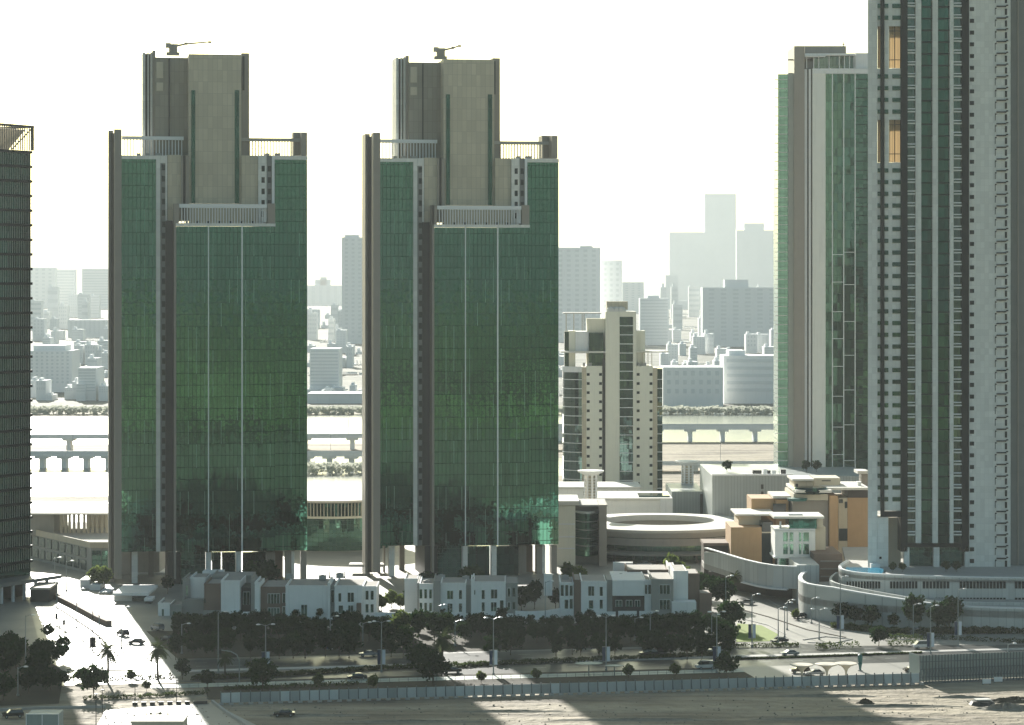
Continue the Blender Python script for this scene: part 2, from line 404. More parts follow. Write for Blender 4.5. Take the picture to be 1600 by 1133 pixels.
# ---------------------------------------------------------------- the twin towers
def build_tower():
    fr = Fr(187, 785, TH - .007)
    root = fr.thing('office_tower', '', 'tower')
    def P(name, m, *bs):
        for b in bs:
            mb = MB(); fr.box(mb, *b); mb.build(name, M[m], root)
    P('end_wall', 'taupe', (178.5, 190, 202, 905, -.6, 5)); P('end_wall', 'taupe', (169.5, 177, 204, 912, 7, 16)); P('end_wall', 'slot', (173, 181, 208, 905, 6, 12))
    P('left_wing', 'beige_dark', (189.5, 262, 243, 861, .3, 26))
    P('glass_facade', 'glass', (190, 243.5, 249, 862, 0, .25))
    P('cornice', 'pale', (188.5, 244, 243, 248.7, -.4, .6))
    P('window_strip', 'pale', (244, 250.5, 243, 862, -.25, .25), (258.5, 261, 243, 345, -.25, .25), (250.7, 258.3, 243, 255, -.25, .25))
    P('window_strip', 'greystrip', (250.7, 258.3, 255.2, 862, .05, .28))
    P('recess_wall', 'slot', (258.6, 272, 345, 862, -.1, .28))
    P('edge_fin', 'taupe', (272, 275, 318, 905, -5.6, .2))
    me = MB().box(0, 1.0, -.06, .04, 0, 1.75).mesh('window', M['pane'])
    reps('window', me, root, [(fr.s(253), 0, fr.z(266 + 17.8 * i, 255)) for i in range(34)])
    # shaft
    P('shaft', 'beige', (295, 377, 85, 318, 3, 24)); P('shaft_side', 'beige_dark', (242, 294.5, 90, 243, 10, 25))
    P('shaft_fin', 'pale', (223, 227, 82, 243, 13.5, 24), (230.5, 232.5, 82, 243, 13.5, 24), (235, 238, 82, 243, 13.5, 24)); P('shaft_fin', 'taupe', (238.2, 243, 79, 243, 12, 24))
    P('shaft_slot', 'slot', (226.5, 236, 84, 243, 15, 23)); P('shaft_fin', 'taupe', (377.3, 389.5, 83, 243, 9, 22))
    P('shaft_vent', 'slot', (379, 382, 88, 141, 8.7, 9))
    P('louvre_opening', 'cream', (244.5, 255, 97, 122, 9.8, 10.2)); P('louvre_opening', 'cream', (244.5, 255, 129, 142, 9.8, 10.2))
    P('corner_pier', 'slot', (263.5, 265.5, 92, 243, 9.6, 10))
    P('green_strip', 'glassteal', (299, 305, 141, 318, 2.7, 3)); P('green_strip', 'glassteal', (367, 373.5, 141, 318, 2.7, 3))
    P('shoulder_wall', 'beige', (261.5, 283, 242, 345, .6, 12), (377.5, 403, 243, 350, .6, 12)); P('shoulder_fin', 'taupe', (283.2, 286, 243, 345, -.3, 10), (290, 295, 243, 345, 0, 10)); P('shoulder_fin', 'slot', (286.2, 289.8, 243, 345, 1, 8))
    # right wing
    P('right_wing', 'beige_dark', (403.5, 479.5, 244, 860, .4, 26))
    P('window_strip', 'pale', (403.5, 416.5, 243, 350, -.2, .35)); P('window_strip', 'greystrip', (416.7, 424.5, 243, 350, 0, .35)); P('edge_fin', 'whitemetal', (425, 429, 243, 352, -.5, .35))
    reps('window', me, root, [(fr.s(p), q, fr.z(268 + 17.8 * i, 415)) for i in range(5) for p, q in ((408.5, -.15), (418.5, .02))])
    P('glass_facade', 'glass', (429.3, 480, 250, 860, 0, .3)); P('cornice', 'pale', (425, 480.5, 243.5, 249.5, -.4, .6))
    # mid block
    P('mid_block', 'beige_dark', (275.5, 430, 355, 861, -5.2, .1)); P('glass_facade', 'glass', (275.5, 430, 354, 862, -5.6, -5.3))
    P('cornice', 'pale', (275, 430.5, 349, 353.6, -6, -4)); P('mullion', 'whitemetal', (325, 326.6, 353, 862, -6, -5.7)); P('mullion', 'whitemetal', (377.2, 379.4, 353, 862, -6, -5.7))
    P('parapet_beam', 'whitemetal', (280, 417, 319, 325, -5.4, -4.6)); P('parapet_wall', 'taupe', (271.5, 279.5, 318, 349, -5.6, -.3)); P('parapet_wall', 'taupe', (418, 430, 318, 349, -5.4, -.3)); P('parapet_wall', 'white', (412, 416.5, 325.4, 347, -4.6, -3.4))
    z0, z1 = fr.z(349, 340, -5), fr.z(325.2, 340, -5)
    pm = MB().box(-.13, .13, -.13, .13, 0, z1 - z0).mesh('parapet_post', M['whitemetal'])
    reps('parapet_post', pm, root, [(fr.s(284 + 4.35 * i, -5), -5, z0) for i in range(30)])
    P('terrace_wall', 'beige', (295.2, 377, 318.5, 349, .8, 3))
    # pergolas
    P('pergola_beam', 'whitemetal', (190.5, 287, 213, 218.5, 8, 9.2)); P('pergola_beam', 'concrete', (377, 470, 216, 221, 8, 9.2)); P('pergola_end_wall', 'taupe', (458, 480, 207, 243, 9.5, 16)); P('pergola_end_wall', 'taupe', (471, 480, 207, 243, 3, 9.3))
    z0, z1 = fr.z(243, 240, 8.6), fr.z(218.6, 240, 8.6)
    pm = MB().box(-.14, .14, -.14, .14, 0, z1 - z0).mesh('pergola_post', M['whitemetal'])
    reps('pergola_post', pm, root, [(fr.s(194 + 5 * i, 8.6), 8.6, z0) for i in range(19)])
    z0, z1 = fr.z(245, 430, 8.6), fr.z(221.1, 430, 8.6)
    pm = MB().box(-.15, .15, -.15, .15, 0, z1 - z0).mesh('pergola_post', M['concrete'])
    reps('pergola_post', pm, root, [(fr.s(390 + 4.6 * i, 8.6), 8.6, z0) for i in range(16)])
    for a, b in ((214, 220), (228, 234), (243, 252), (415, 421), (430, 438)): P('roof_unit', 'concrete', (a, b, 239.5, 243, 4, 7))
    for i in range(7): P('terrace_chair', 'pane', (290 + 17 * i, 294 + 17 * i, 345.5, 349, -4, -3))
    # undercroft
    for a, b, m, v in ((206, 215, 'pale', 3), (322, 330, 'pale', -4.6), (369, 377, 'pale', -4.6), (446, 455, 'taupe', 3), (455.4, 460, 'pale', 3), (470, 479, 'taupe', 3), (203, 205.5, 'taupe', 14), (232, 240, 'taupe', 20)):
        P('column', m, (a, b, 861.5, None, v, v + 3))
    P('lobby_glass', 'glassgrid', (283, 321, 862.5, None, -2, 16)); P('lobby_glass', 'glass', (331, 345, 862.5, None, -1, 16)); P('lobby_glass', 'glassteal', (347, 368, 862.5, None, 0, 16)); P('lobby_glass', 'glassteal', (379, 415, 862.5, None, 0, 16))
    P('core_wall', 'slot', (262, 282, 862.5, None, -1, 22)); P('core_wall', 'taupe', (416, 430, 862.5, None, 4, 22)); P('core_wall', 'brown', (430.5, 442, 861.5, None, 8, 22))
    return root, fr
tower1, tfr = build_tower()
tower1['label'] = 'green glass tower standing left of its twin, nearer the sunlit cross street'; tower1['group'] = 'twin green glass towers'
dup(tower1, (X(591, 803), 803, 0), None, 'green glass tower standing right of its twin, beside the cream apartment tower', 'twin green glass towers')
def crane(jib, label, loc):
    t = thing('roof_crane', label, 'crane', loc, TH, 'facade cleaning cranes')
    MB().box(-2.0, 2.0, -1.2, 1.2, 0, 1.0).box(-1.2, 1.4, -.9, .9, 1.0, 3.0).build('base', M['taupe'], t)
    MB().box(-2.2, -.6, -.8, .8, 2.4, 3.9).box(-.6, 1.6, -.7, .7, 3.0, 3.6).build('cab', M['concrete'], t)
    MB().tube([(.5, 0, 2.9), (4.0, 0, 3.7), (jib, 0, 4.5)], .40, .24).box(3.6, 4.5, -.4, .4, 3.4, 4.2).build('jib', M['taupe'], t)
    MB().box(jib - .5, jib + .5, -.3, .3, 4.1, 4.7).build('jib_head', M['slot'], t)
crane(11.5, 'window cleaning crane with a long jib, on the roof of the left twin tower', (X(270, 800), 800, Z(87, 800)))
crane(6.2, 'window cleaning crane with a short jib, on the roof of the right twin tower', (X(688, 818), 818, Z(93, 818)))

# ---------------------------------------------------------------- curved dark tower, left edge
def left_tower():
    fr = Fr(50, 760, 1.05)                     # face runs towards the camera and left from its far right corner
    t = fr.thing('louvred_tower', 'dark louvred office tower with floor bands at the left edge of the photo', 'tower')
    L = 46
    zt = Z(236, 752); zc = Z(194, 752)
    MB().box(-L, 0, .6, 34, 6, zt).build('wall', M['glassteal'], t)
    band = MB().box(-L - .3, .03, -.2, .6, -.38, .38).mesh('floor_band', M['black'])
    n = 34; pitch = 4.33
    reps('floor_band', band, t, [(0, 0, zt - pitch * i) for i in range(n) if zt - pitch * i > 8])
    sb = MB().box(.0, .06, .62, 34, -.38, .38).mesh('side_band', M['black'])
    reps('side_band', sb, t, [(0, 0, zt - pitch * i) for i in range(n) if zt - pitch * i > 8])
    fm = MB().box(-.07, .07, .42, .58, 8, zt).mesh('louvre', M['louvre'])
    reps('louvre', fm, t, [(-.15 - i * 1.0, 0, 0) for i in range(46)])
    # open crown
    MB().box(-L, .4, -.5, .3, zc - .7, zc).box(0, .4, .3, 34, zc - .7, zc).box(-.3, .4, -.45, .3, zt + .5, zc - .7).box(-L, .4, 33.4, 34, zc - .7, zc).build('crown_frame', M['slot'], t)
    fm = MB().box(-.07, .07, -.2, .2, zt + .45, zc - .7).mesh('crown_fin', M['taupe'])
    reps('crown_fin', fm, t, [(-1.2 - i * 1.0, 0, 0) for i in range(42)])
    MB().quad((-L + 1, 1.2, zt + .4), (-9, 1.2, zt + .4), (-1.5, 1.2, zc - 1.2), (-L + 1, 1.2, zc - 1.2)).quad((-L + 1, 1.5, zt + .4), (-L + 1, 1.5, zc - 1.2), (-1.5, 1.5, zc - 1.2), (-9, 1.5, zt + .4)).build('crown_screen', M['screen'], t)
    MB().tube([(-.2, 0, zc - .9), (-9, 0, zt + .5)], .18).build('crown_brace', M['slot'], t)
    # flared canopy and arcade at the foot
    MB().prism([(-L - 3, -8), (4, -8), (5, 0), (5, 34), (-L - 3, 34)], 5.0, 6.0).build('canopy', M['greystrip'], t)
    MB().box(-L + 2, -3, 1, 30, 0, 5).build('lobby', M['black'], t)
    cm = MB().box(-.35, .35, -.35, .35, 0, 5).mesh('column', M['whitemetal'])
    reps('column', cm, t, [(-1 - i * 5.0, -6.5, 0) for i in range(9)])
left_tower()

# ---------------------------------------------------------------- white residential tower, right edge
def right_tower():
    fr = Fr(1356, 735, 0)
    t = fr.thing('residential_tower', 'tall white apartment tower with green glass bays, at the right edge of the photo', 'tower')
    def P(name, m, *bs):
        for b in bs:
            mb = MB(); fr.box(mb, *b); mb.build(name, M[m], t)
    top = -170; pit = 18.35; N = 60
    voids = ((41, 107), (187, 254))
    rows = [top + 8 + pit * i for i in range(N)]
    MB().prism([(fr.s(1356), 0), (fr.s(1371), 0), (fr.s(1371), 10), (fr.s(1356) + 1.7, 10)], Z(886, 735), Z(top, 735)).build('left_wall', M['pale'], t)
    # left wing body split round the open sky gardens
    ys = [top, 41, 107, 187, 254, 798]
    for a, b in ((ys[0], ys[1]), (ys[2], ys[3]), (ys[4], ys[5])): P('wing_wall', 'pale', (1371.2, 1407.4, a, b, .25, 10))
    P('wing_wall', 'pale', (1382.3, 1389, 41, 107, .25, 3), (1382.3, 1389, 187, 254, .25, 3))
    for a, b in voids:
        P('garden_screen', 'amber', (1389.2, 1407, a + .4, b - .4, 1.2, 1.3)); P('garden_screen', 'amber', (1371.4, 1375.8, a + .4, b - .4, 1.2, 1.3))
        P('garden_rail', 'slot', (1389.2, 1407, b - 14, b - 12.8, .3, .5), (1397.2, 1398.2, a, b - .4, .9, 1.15), (1389.2, 1407, a + 7, a + 7.9, .9, 1.15))
    P('dark_band', 'black', (1376, 1382, top, 808, -.5, .24), (1382.2, 1407.4, 799, 808, -.5, .24))
    P('dark_band', 'black', (1407.6, 1418, top, 862, -.4, 9)); P('dark_band', 'black', (1502.5, 1514, top, 862, -.4, 9)); P('dark_band', 'black', (1418.2, 1502.3, 849, 855, -.4, 9))
    P('pilaster', 'pale', (1431, 1439.5, top, 848.8, -.9, 8)); P('pilaster', 'pale', (1457.5, 1465.5, top, 848.8, -1.4, 8)); P('pilaster', 'pale', (1484, 1490, top, 848.8, -.9, 8))
    P('glass_bay', 'glassteal', (1439.7, 1457.3, top, 848.8, .4, 8)); P('glass_bay', 'glassteal', (1465.7, 1483.8, top, 848.8, .4, 8))
    P('glass_bay', 'glassdark', (1418.2, 1430.8, top, 848.8, .6, 8)); P('glass_bay', 'glassdark', (1490.2, 1502.3, top, 848.8, .6, 8))
    P('right_wall', 'pale', (1514.2, 1579, top, 886, .1, 12)); P('rear_wing', 'greystrip', (1579.2, 1640, top, 886, 4, 20)); P('rear_pier', 'taupe', (1590, 1592, top, 886, 3.6, 4))
    P('rear_wing', 'beige_dark', (1408, 1579, top, 848, 12.2, 30))
    k = 735 / F
    def R_(name, m, a, b, h, v0, v1, dy, rws, cap=100):
        me = MB().box(0, (b - a) * k, v0, v1, -h * k, 0).mesh(name, M[m])
        reps(name, me, t, [(fr.s(a), 0, Z(y + dy, 735)) for y in rws], cap)
    okr = [y for y in rows if y < 790 and not any(a - 12 < y < b + 1 for a, b in voids)]
    okr.sort(key=lambda y: -y if y > -20 else 1e6)
    R_('slot_window', 'glassteal', 1371.2, 1375.9, 6.5, -.05, .24, 3, okr)
    R_('slot_window', 'glassteal', 1382.2, 1388, 6.5, -.05, .24, 3, okr)
    R_('wide_window', 'glassteal', 1394.5, 1407.3, 6.5, -.05, .24, 3, okr)
    al = sorted([y for y in rows if y < 838], key=lambda y: -y)
    for a, b in ((1418.2, 1430.9), (1490.1, 1502.4)):
        R_('balcony_rail', 'whitemetal', a, b, 1.7, -.3, .5, 1, al); R_('balcony_slab', 'pale', a, b, 2.2, -.5, .5, 5.3, al)
    R_('spandrel', 'black', 1438.6, 1457.5, 1.9, -.3, .38, 6.5, al); R_('spandrel', 'black', 1465.8, 1483.7, 1.9, -.3, .38, 6.5, al)
    R_('small_window', 'black', 1515.5, 1522, 6.2, .02, .2, 8, sorted(rows, key=lambda y: -y)[:60])
    km = k
    me = MB().box(0, 15 * km, -.5, .1, -1.8 * km, 0).box(13.3 * km, 16.4 * km, -.08, .1, -14 * km, -4.5 * km).box(-2.3 * km, -1.5 * km, -.06, .1, -14 * km, -3 * km).box(-1.5 * km, 0, -.06, .1, -5 * km, -3 * km).box(15 * km, 18 * km, -.4, .1, 0, 1.6 * km).mesh('window_bay', M['black'])
    reps('window_bay', me, t, [(fr.s(1557), 0, Z(y + 6, 735)) for y in sorted(rows, key=lambda y: -y)[:60]])
    # foot
    P('lobby_glass', 'glassgrid', (1418, 1508, 855.5, 886, 3, 8)); P('lobby_wall', 'cream', (1388.2, 1407.4, 808.5, 886, 6, 8))
    for a, b in ((1413, 1421), (1459, 1468), (1508, 1514)): P('column', 'pale', (a, b, 855.5, 886, -.4, 1.5))
    P('lobby_glass', 'pane', (1371.2, 1388, 872, 876, -.1, 0.2)) if False else None
    P('wing_wall', 'pale', (1371.2, 1388, 808.5, 886, .2, 10))
    P('vent', 'black', (1374, 1377.5, 870, 873.5, .0, .18))
right_tower()

# ---------------------------------------------------------------- green glass tower behind it
def back_tower():
    fr = Fr(1215, 950, 0)
    t = fr.thing('residential_tower', 'pale tower with green glass front and pavilion roof, partly behind the tall white tower', 'tower')
    def P(name, m, *bs):
        for b in bs:
            mb = MB(); fr.box(mb, *b); mb.build(name, M[m], t)
    k = 950 / F
    # curved glass wing on the left
    pts = [(fr.s(1215) + 1.2 * (1 - math.cos(a)) - .0, 12 * (1 - math.sin(a))) for a in [math.pi / 2 * i / 6 for i in range(7)]]
    P('glass_wing', 'glassgreen', (1215.5, 1231.5, 116, 740, 2, 18)); P('strip_wall', 'greystrip2', (1231.7, 1240.5, 114, 740, 1, 18))
    me = MB().box(-.9, 16 * k, -.5, 0.4, -.12, .12).mesh('floor_slab', M['pale'])
    reps('floor_slab', me, t, [(0, 2, Z(124 + 14.2 * i, 950)) for i in range(43)])
    P('slab_wall', 'taupe', (1241, 1257, 72, 740, -1, 22), (1257.2, 1322, 72, 100, 14, 22)); P('antenna', 'slot', (1317.6, 1318.6, 66, 72, 16, 16.4), (1316, 1320, 69, 70, 16, 16.4)); P('roof_arm', 'slot', (1231.5, 1240.8, 92.5, 94.5, 2, 2.6))
    for a, b, m, v in ((1257.2, 1261, 'white', 0), (1261.2, 1263.6, 'slot', .8), (1263.8, 1267, 'white', 0), (1267.2, 1269.4, 'slot', .8), (1269.6, 1290, 'villawarm', -.6)):
        P('pilaster' if m != 'slot' else 'slot', m, (a, b, 108, 742, v, 20))
    P('glass_front', 'glassback', (1290.2, 1358, 115.5, 740, .2, 20)); P('cornice', 'white', (1269.8, 1358, 107, 115, -.9, 20))
    for a in (1300, 1317.7, 1335.5): P('mullion', 'whitemetal', (a, a + 1.4, 115.2, 738, -.2, .18))
    rails = []
    random.seed(4)
    me = MB().box(0, 16 * k, -.1, .19, -.1, .1).mesh('transom', M['whitemetal'])
    reps('transom', me, t, [(fr.s(1301.5), 0, Z(400 + 44 * i + random.uniform(-4, 4), 950)) for i in range(8)] + [(fr.s(1319), 0, Z(392 + 55 * i + random.uniform(-4, 4), 950)) for i in range(7)])
    me = MB().box(0, 18 * k, -.1, .19, -.14, .14).mesh('transom', M['black'])
    reps('transom', me, t, [(fr.s(1337), 0, Z(124 + 14.2 * i, 950)) for i in range(43)])
    P('pavilion_glass', 'glassdark', (1272, 1334, 88, 106.8, 1, 14)); P('pavilion_canopy', 'white', (1258, 1336, 83.5, 86.5, -2, 16)); P('pavilion_canopy', 'white', (1258, 1290, 86.8, 88.5, -2.5, 3))
    me = MB().box(0, .3, 0, .3, 0, 4.6).mesh('pavilion_post', M['whitemetal'])
    reps('pavilion_post', me, t, [(fr.s(p), .4, Z(106.8, 950)) for p in (1260, 1271, 1279, 1295, 1311, 1319, 1327, 1334)])
    P('penthouse', 'white', (1336.5, 1358, 83, 106.8, 1, 14)); P('penthouse', 'greystrip', (1258.5, 1270, 96, 107.5, 2, 12))
    P('base', 'concrete', (1232, 1358, 741, None, -3, 24))
M['glassgreen'] = glass('pale_green_glass', (.12, .26, .21), 1.6, 3.4, .01, .005, lw=.1, metal=.7, rough=.15)
M['glassback'] = glass('rippled_green_glass', (.045, .11, .085), 1.6, 3.4, .012, .012, lw=.06, metal=.95, var=.25)
M['greystrip2'] = plain('grey_green_cladding', (.36, .39, .35), .5, .05)
M['villawarm'] = plain('warm_white_cladding', (.85, .85, .78), .6, .05)
back_tower()

# ---------------------------------------------------------------- cream apartment tower between
def mid_tower():
    fr = Fr(880, 1110, 0)
    t = fr.thing('apartment_tower', 'cream apartment tower with dark central glass strip and round roof canopies', 'tower')
    def P(name, m, *bs):
        for b in bs:
            mb = MB(); fr.box(mb, *b); mb.build(name, M[m], t)
    k = 1110 / F
    # curved glass corner
    r = 30 * k
    pts = [(30 * k - r * math.cos(a), 1.0 + r * .9 * (1 - math.sin(a))) for a in [math.pi / 2 * i / 8 for i in range(9)]]
    poly = [(-0.0, 24)] + pts + [(30 * k, 24)]
    MB().prism(poly, 0, Z(580, 1110)).build('curved_glass', M['glassdark'], t)
    p2 = [(x - .25, y - .25) for x, y in pts]
    ring = MB().wall(p2, .8, -.14, .14).mesh('floor_line', M['whitemetal'])
    reps('floor_line', ring, t, [(0, 0, Z(593.5 + 14.2 * i, 1110)) for i in range(12)])
    MB().wall(p2, .8, Z(582, 1110), Z(573, 1110)).build('balcony', M['white'], t)
    P('beige_edge', 'beige', (909.3, 916, 574, None, .2, 20)); P('wall', 'cream2', (916.2, 941, 572, None, -.4, 20)); P('slot', 'slot', (941.2, 946, 560, None, 2, 20))
    P('core', 'cream2', (946.2, 968, 487, None, -1.2, 20), (968.2, 989, 487, 495, -1.2, 20), (989.2, 994, 487, None, -1.2, 20), (968.2, 989, 762, None, -1.2, 20))
    P('central_glass', 'glassdark', (968.2, 989, 495.2, 761.8, -.9, 20))
    me = MB().box(0, 20.8 * k, -.3, 0, -.14, .14).mesh('floor_line', M['whitemetal'])
    reps('floor_line', me, t, [(fr.s(968.2), -.95, Z(509 + 14.2 * i, 1110)) for i in range(18)])
    P('wall', 'cream2', (994.2, 1020, 572, None, -.4, 20)); P('beige_edge', 'beige', (1020.2, 1027, 575, None, .2, 20)); P('side_glass', 'glassdark', (1027.2, 1035, 576, None, 1.5, 22))
    me = MB().box(0, 7.8 * k, -.3, 0.1, -.14, .14).mesh('floor_line', M['whitemetal'])
    reps('floor_line', me, t, [(fr.s(1027.2), 1.4, Z(593 + 14.2 * i, 1110)) for i in range(13)])
    me = MB().box(0, 4.5 * k, -.06, .1, -4.2 * k, 0).mesh('window', M['black'])
    reps('window', me, t, [(fr.s(p), -.42, Z(583 + 14.2 * i, 1110)) for i in range(14) for p in (916.8, 936, 994.8, 1014.8)])
    P('roof_box', 'beige', (948, 981, 471, 484, 3, 12)); 
    for p in (955, 963, 971): 
        MB().lathe([(2.0, 0), (1.9, 1.2), (1.2, 2.0), (.01, 2.2)], 10, (fr.s(p), 1.5, Z(487, 1110))).build('roof_dome', M['roofwhite'], t)
    # stepped tops with thin canopies
    P('upper_block', 'cream2', (889, 899, 517, 574, 5, 18), (917, 945, 498, 574, 6, 18)); P('upper_block', 'white', (899.2, 920, 518, 552, 4, 18)); P('upper_block', 'glassdark', (920.2, 943, 520, 572, 3, 16), (882, 889, 518, 574, 6, 18))
    P('roof_canopy', 'roofwhite', (880, 940, 488.5, 490.5, 3, 18)); P('roof_canopy', 'roofwhite', (877, 947, 549, 551.5, -1, 18)); P('roof_canopy', 'roofwhite', (992, 1022, 549, 551, 2, 16))
    MB().lathe([(.01, 0), (7.3, 0), (7.4, .5), (.01, .6)], 24, (fr.s(1020), 8, Z(551, 1110))).build('roof_canopy', M['roofwhite'], t)
    P('upper_block', 'cream2', (993, 1008, 517, 574, 4, 14)); P('upper_block', 'cream2', (1000, 1007, 517.5, 572, 3.6, 4))
    for p in (884, 896, 909, 912): P('canopy_post', 'beige', (p, p + 1.2, 490.7, 517, 4, 4.5))
    for p in (1003, 1012, 1018): P('canopy_post', 'beige', (p, p + 1, 551.2, 575, 3, 3.5))
    for a, b in ((911, 914), (918, 925), (996, 1000), (1004, 1010)): P('roof_unit', 'concrete', (a, b, 567, 573, 1, 3))
M['cream2'] = plain('pale_cream_cladding', (.80, .79, .67), .7, .04)
mid_tower()

# ---------------------------------------------------------------- generic building from photo boxes
def building(name, label, cat, px0, d0, parts, th=0.0, group=None, reppers=()):
    fr = Fr(px0, d0, th); t = fr.thing(name, label, cat, group)
    for p in parts:
        nm, m, bs = p[0], p[1], p[2:]
        for b in bs:
            mb = MB(); fr.box(mb, *b); mb.build(nm, M[m], t)
    return t, fr

# far city ------------------------------------------------------
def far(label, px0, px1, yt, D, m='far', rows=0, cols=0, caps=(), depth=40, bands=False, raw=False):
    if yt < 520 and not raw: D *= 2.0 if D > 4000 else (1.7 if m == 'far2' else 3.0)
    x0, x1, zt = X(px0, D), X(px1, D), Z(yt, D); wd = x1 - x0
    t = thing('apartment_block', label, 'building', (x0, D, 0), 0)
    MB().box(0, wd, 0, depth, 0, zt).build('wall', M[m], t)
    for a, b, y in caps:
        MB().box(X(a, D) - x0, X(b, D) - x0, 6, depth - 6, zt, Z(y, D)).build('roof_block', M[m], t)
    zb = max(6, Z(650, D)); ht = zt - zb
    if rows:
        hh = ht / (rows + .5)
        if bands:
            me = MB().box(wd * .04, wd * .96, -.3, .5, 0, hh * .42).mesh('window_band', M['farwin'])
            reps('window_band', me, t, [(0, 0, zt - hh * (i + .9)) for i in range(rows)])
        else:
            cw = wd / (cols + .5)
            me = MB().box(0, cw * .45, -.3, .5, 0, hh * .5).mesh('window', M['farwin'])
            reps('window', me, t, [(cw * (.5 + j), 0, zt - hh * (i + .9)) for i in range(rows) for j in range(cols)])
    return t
far('faint pale block at the far left, left of a gap in the skyline', 40, 86, 418, 3000, rows=10, cols=4)
far('faint pale block just right of the dark louvred tower, second from left', 86.5, 117, 421, 3100, 'far', rows=12, bands=True)
far('faint pale slab seen immediately left of the left twin tower', 128, 175, 420, 2900, rows=14, bands=True)
far('tall faint far block in the left gap behind the arched one', 106, 168, 500, 2500, 'far2', rows=12, cols=8)
far('low wide pale block with close windows right of the louvred tower', 44, 112, 548, 2150, 'far', rows=9, cols=8, caps=((50, 100, 540),))
far('narrow white block with stacked balconies left of the left twin tower', 122, 150, 575, 2000, 'far', rows=8, bands=True)
far('grey tower just left of the right twin tower, darkest of the far blocks', 534, 580, 371, 2250, 'far2', rows=24, cols=4, caps=((538, 560, 367),))
far('faint broad block in the gap between the twin towers', 470, 533, 446, 3300, 'far', rows=14, cols=5, caps=((492, 516, 437), (500, 510, 433)))
far('pale balconied block low in the gap between the twin towers', 484, 530, 545, 2100, 'far', rows=11, bands=True)
far('low pale block behind the flyover between the twin towers', 480, 580, 615, 1950, 'far2', rows=3, bands=True)
far('grey office block with vertical strip, directly right of the right twin tower', 866, 938, 387, 2300, 'far2', rows=18, cols=5, caps=((906, 926, 384.5),))
far('grey office block one step lower, next right of the stripped office block', 938.5, 972, 407, 2350, 'far2', rows=14, cols=3)
far('pale far block stepping down behind the cream tower', 972.5, 1006, 441, 2500, 'far', rows=12, cols=3)
far('grey block right behind the cream tower with rows of balconies', 1000, 1045, 466, 2200, 'far2', rows=13, bands=True, caps=((1012, 1030, 462),))
far('wide faint block at the foot of the tallest far tower', 1046, 1101, 363, 5200, 'far', rows=0)
tt = far('tallest faint far tower with a slanting top', 1101, 1150, 306, 5200, 'far', rows=0)
D_ = 5200 * 2.0; MB().prism([(0, 0), (X(1150, D_) - X(1101, D_), 0), (X(1150, D_) - X(1101, D_), 40), (0, 40)], Z(306, D_), Z(303, D_)).build('roof_block', M['far'], tt)
far('faint ribbed block right of the tallest far tower', 1151, 1215, 360, 4800, 'far', rows=0, caps=((1163, 1194, 349),))
far('very faint low block between the balconied block and the hill of roofs', 1028, 1100, 470, 4300, 'far', rows=0, caps=((1040, 1060, 430),))
far('broad grey hotel block with rows of square windows and a roof box', 1098, 1240, 449, 2150, 'far2', rows=13, cols=7, caps=((1133, 1170, 437),))
far('pale horizontally banded block left of the broad grey hotel', 1046, 1097, 512, 2400, 'far', rows=8, bands=True)
far('low wide shed like block behind the flyover on the right', 1036, 1130, 574, 1900, 'far', rows=3, cols=7)
far('low wide block with pale roof line beneath the broad grey hotel', 1131, 1240, 556, 1950, 'far', rows=5, bands=True, caps=((1140, 1165, 548),))

# low-rise quarters filling the haze between the shore and the towers
rl = random.Random(21)
def march(x0, x1, where):
    out = []; x = x0
    while x < x1: w_ = rl.uniform(7, 20); out.append((x, min(x + w_, x1 + 4), where)); x += w_ + rl.uniform(-3, 3)
    return out
shade = ['pale', 'white', 'grey', 'faint']
cnt = {}
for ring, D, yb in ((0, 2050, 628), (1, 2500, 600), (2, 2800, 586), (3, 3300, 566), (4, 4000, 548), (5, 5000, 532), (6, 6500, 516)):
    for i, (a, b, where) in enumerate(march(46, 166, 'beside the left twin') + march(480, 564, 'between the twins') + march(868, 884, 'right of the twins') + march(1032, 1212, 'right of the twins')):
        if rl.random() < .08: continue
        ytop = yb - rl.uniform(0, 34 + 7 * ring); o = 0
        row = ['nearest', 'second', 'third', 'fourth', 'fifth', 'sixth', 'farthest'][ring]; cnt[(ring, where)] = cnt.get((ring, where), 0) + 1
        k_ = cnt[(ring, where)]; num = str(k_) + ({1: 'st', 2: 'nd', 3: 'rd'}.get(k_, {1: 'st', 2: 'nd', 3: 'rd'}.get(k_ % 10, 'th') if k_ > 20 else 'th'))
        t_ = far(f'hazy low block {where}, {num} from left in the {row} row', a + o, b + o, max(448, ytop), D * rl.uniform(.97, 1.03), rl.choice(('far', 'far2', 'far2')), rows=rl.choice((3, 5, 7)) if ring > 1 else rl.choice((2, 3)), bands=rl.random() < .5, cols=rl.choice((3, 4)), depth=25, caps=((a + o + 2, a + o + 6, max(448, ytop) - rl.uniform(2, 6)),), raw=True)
        t_['group'] = 'low far blocks in the haze'
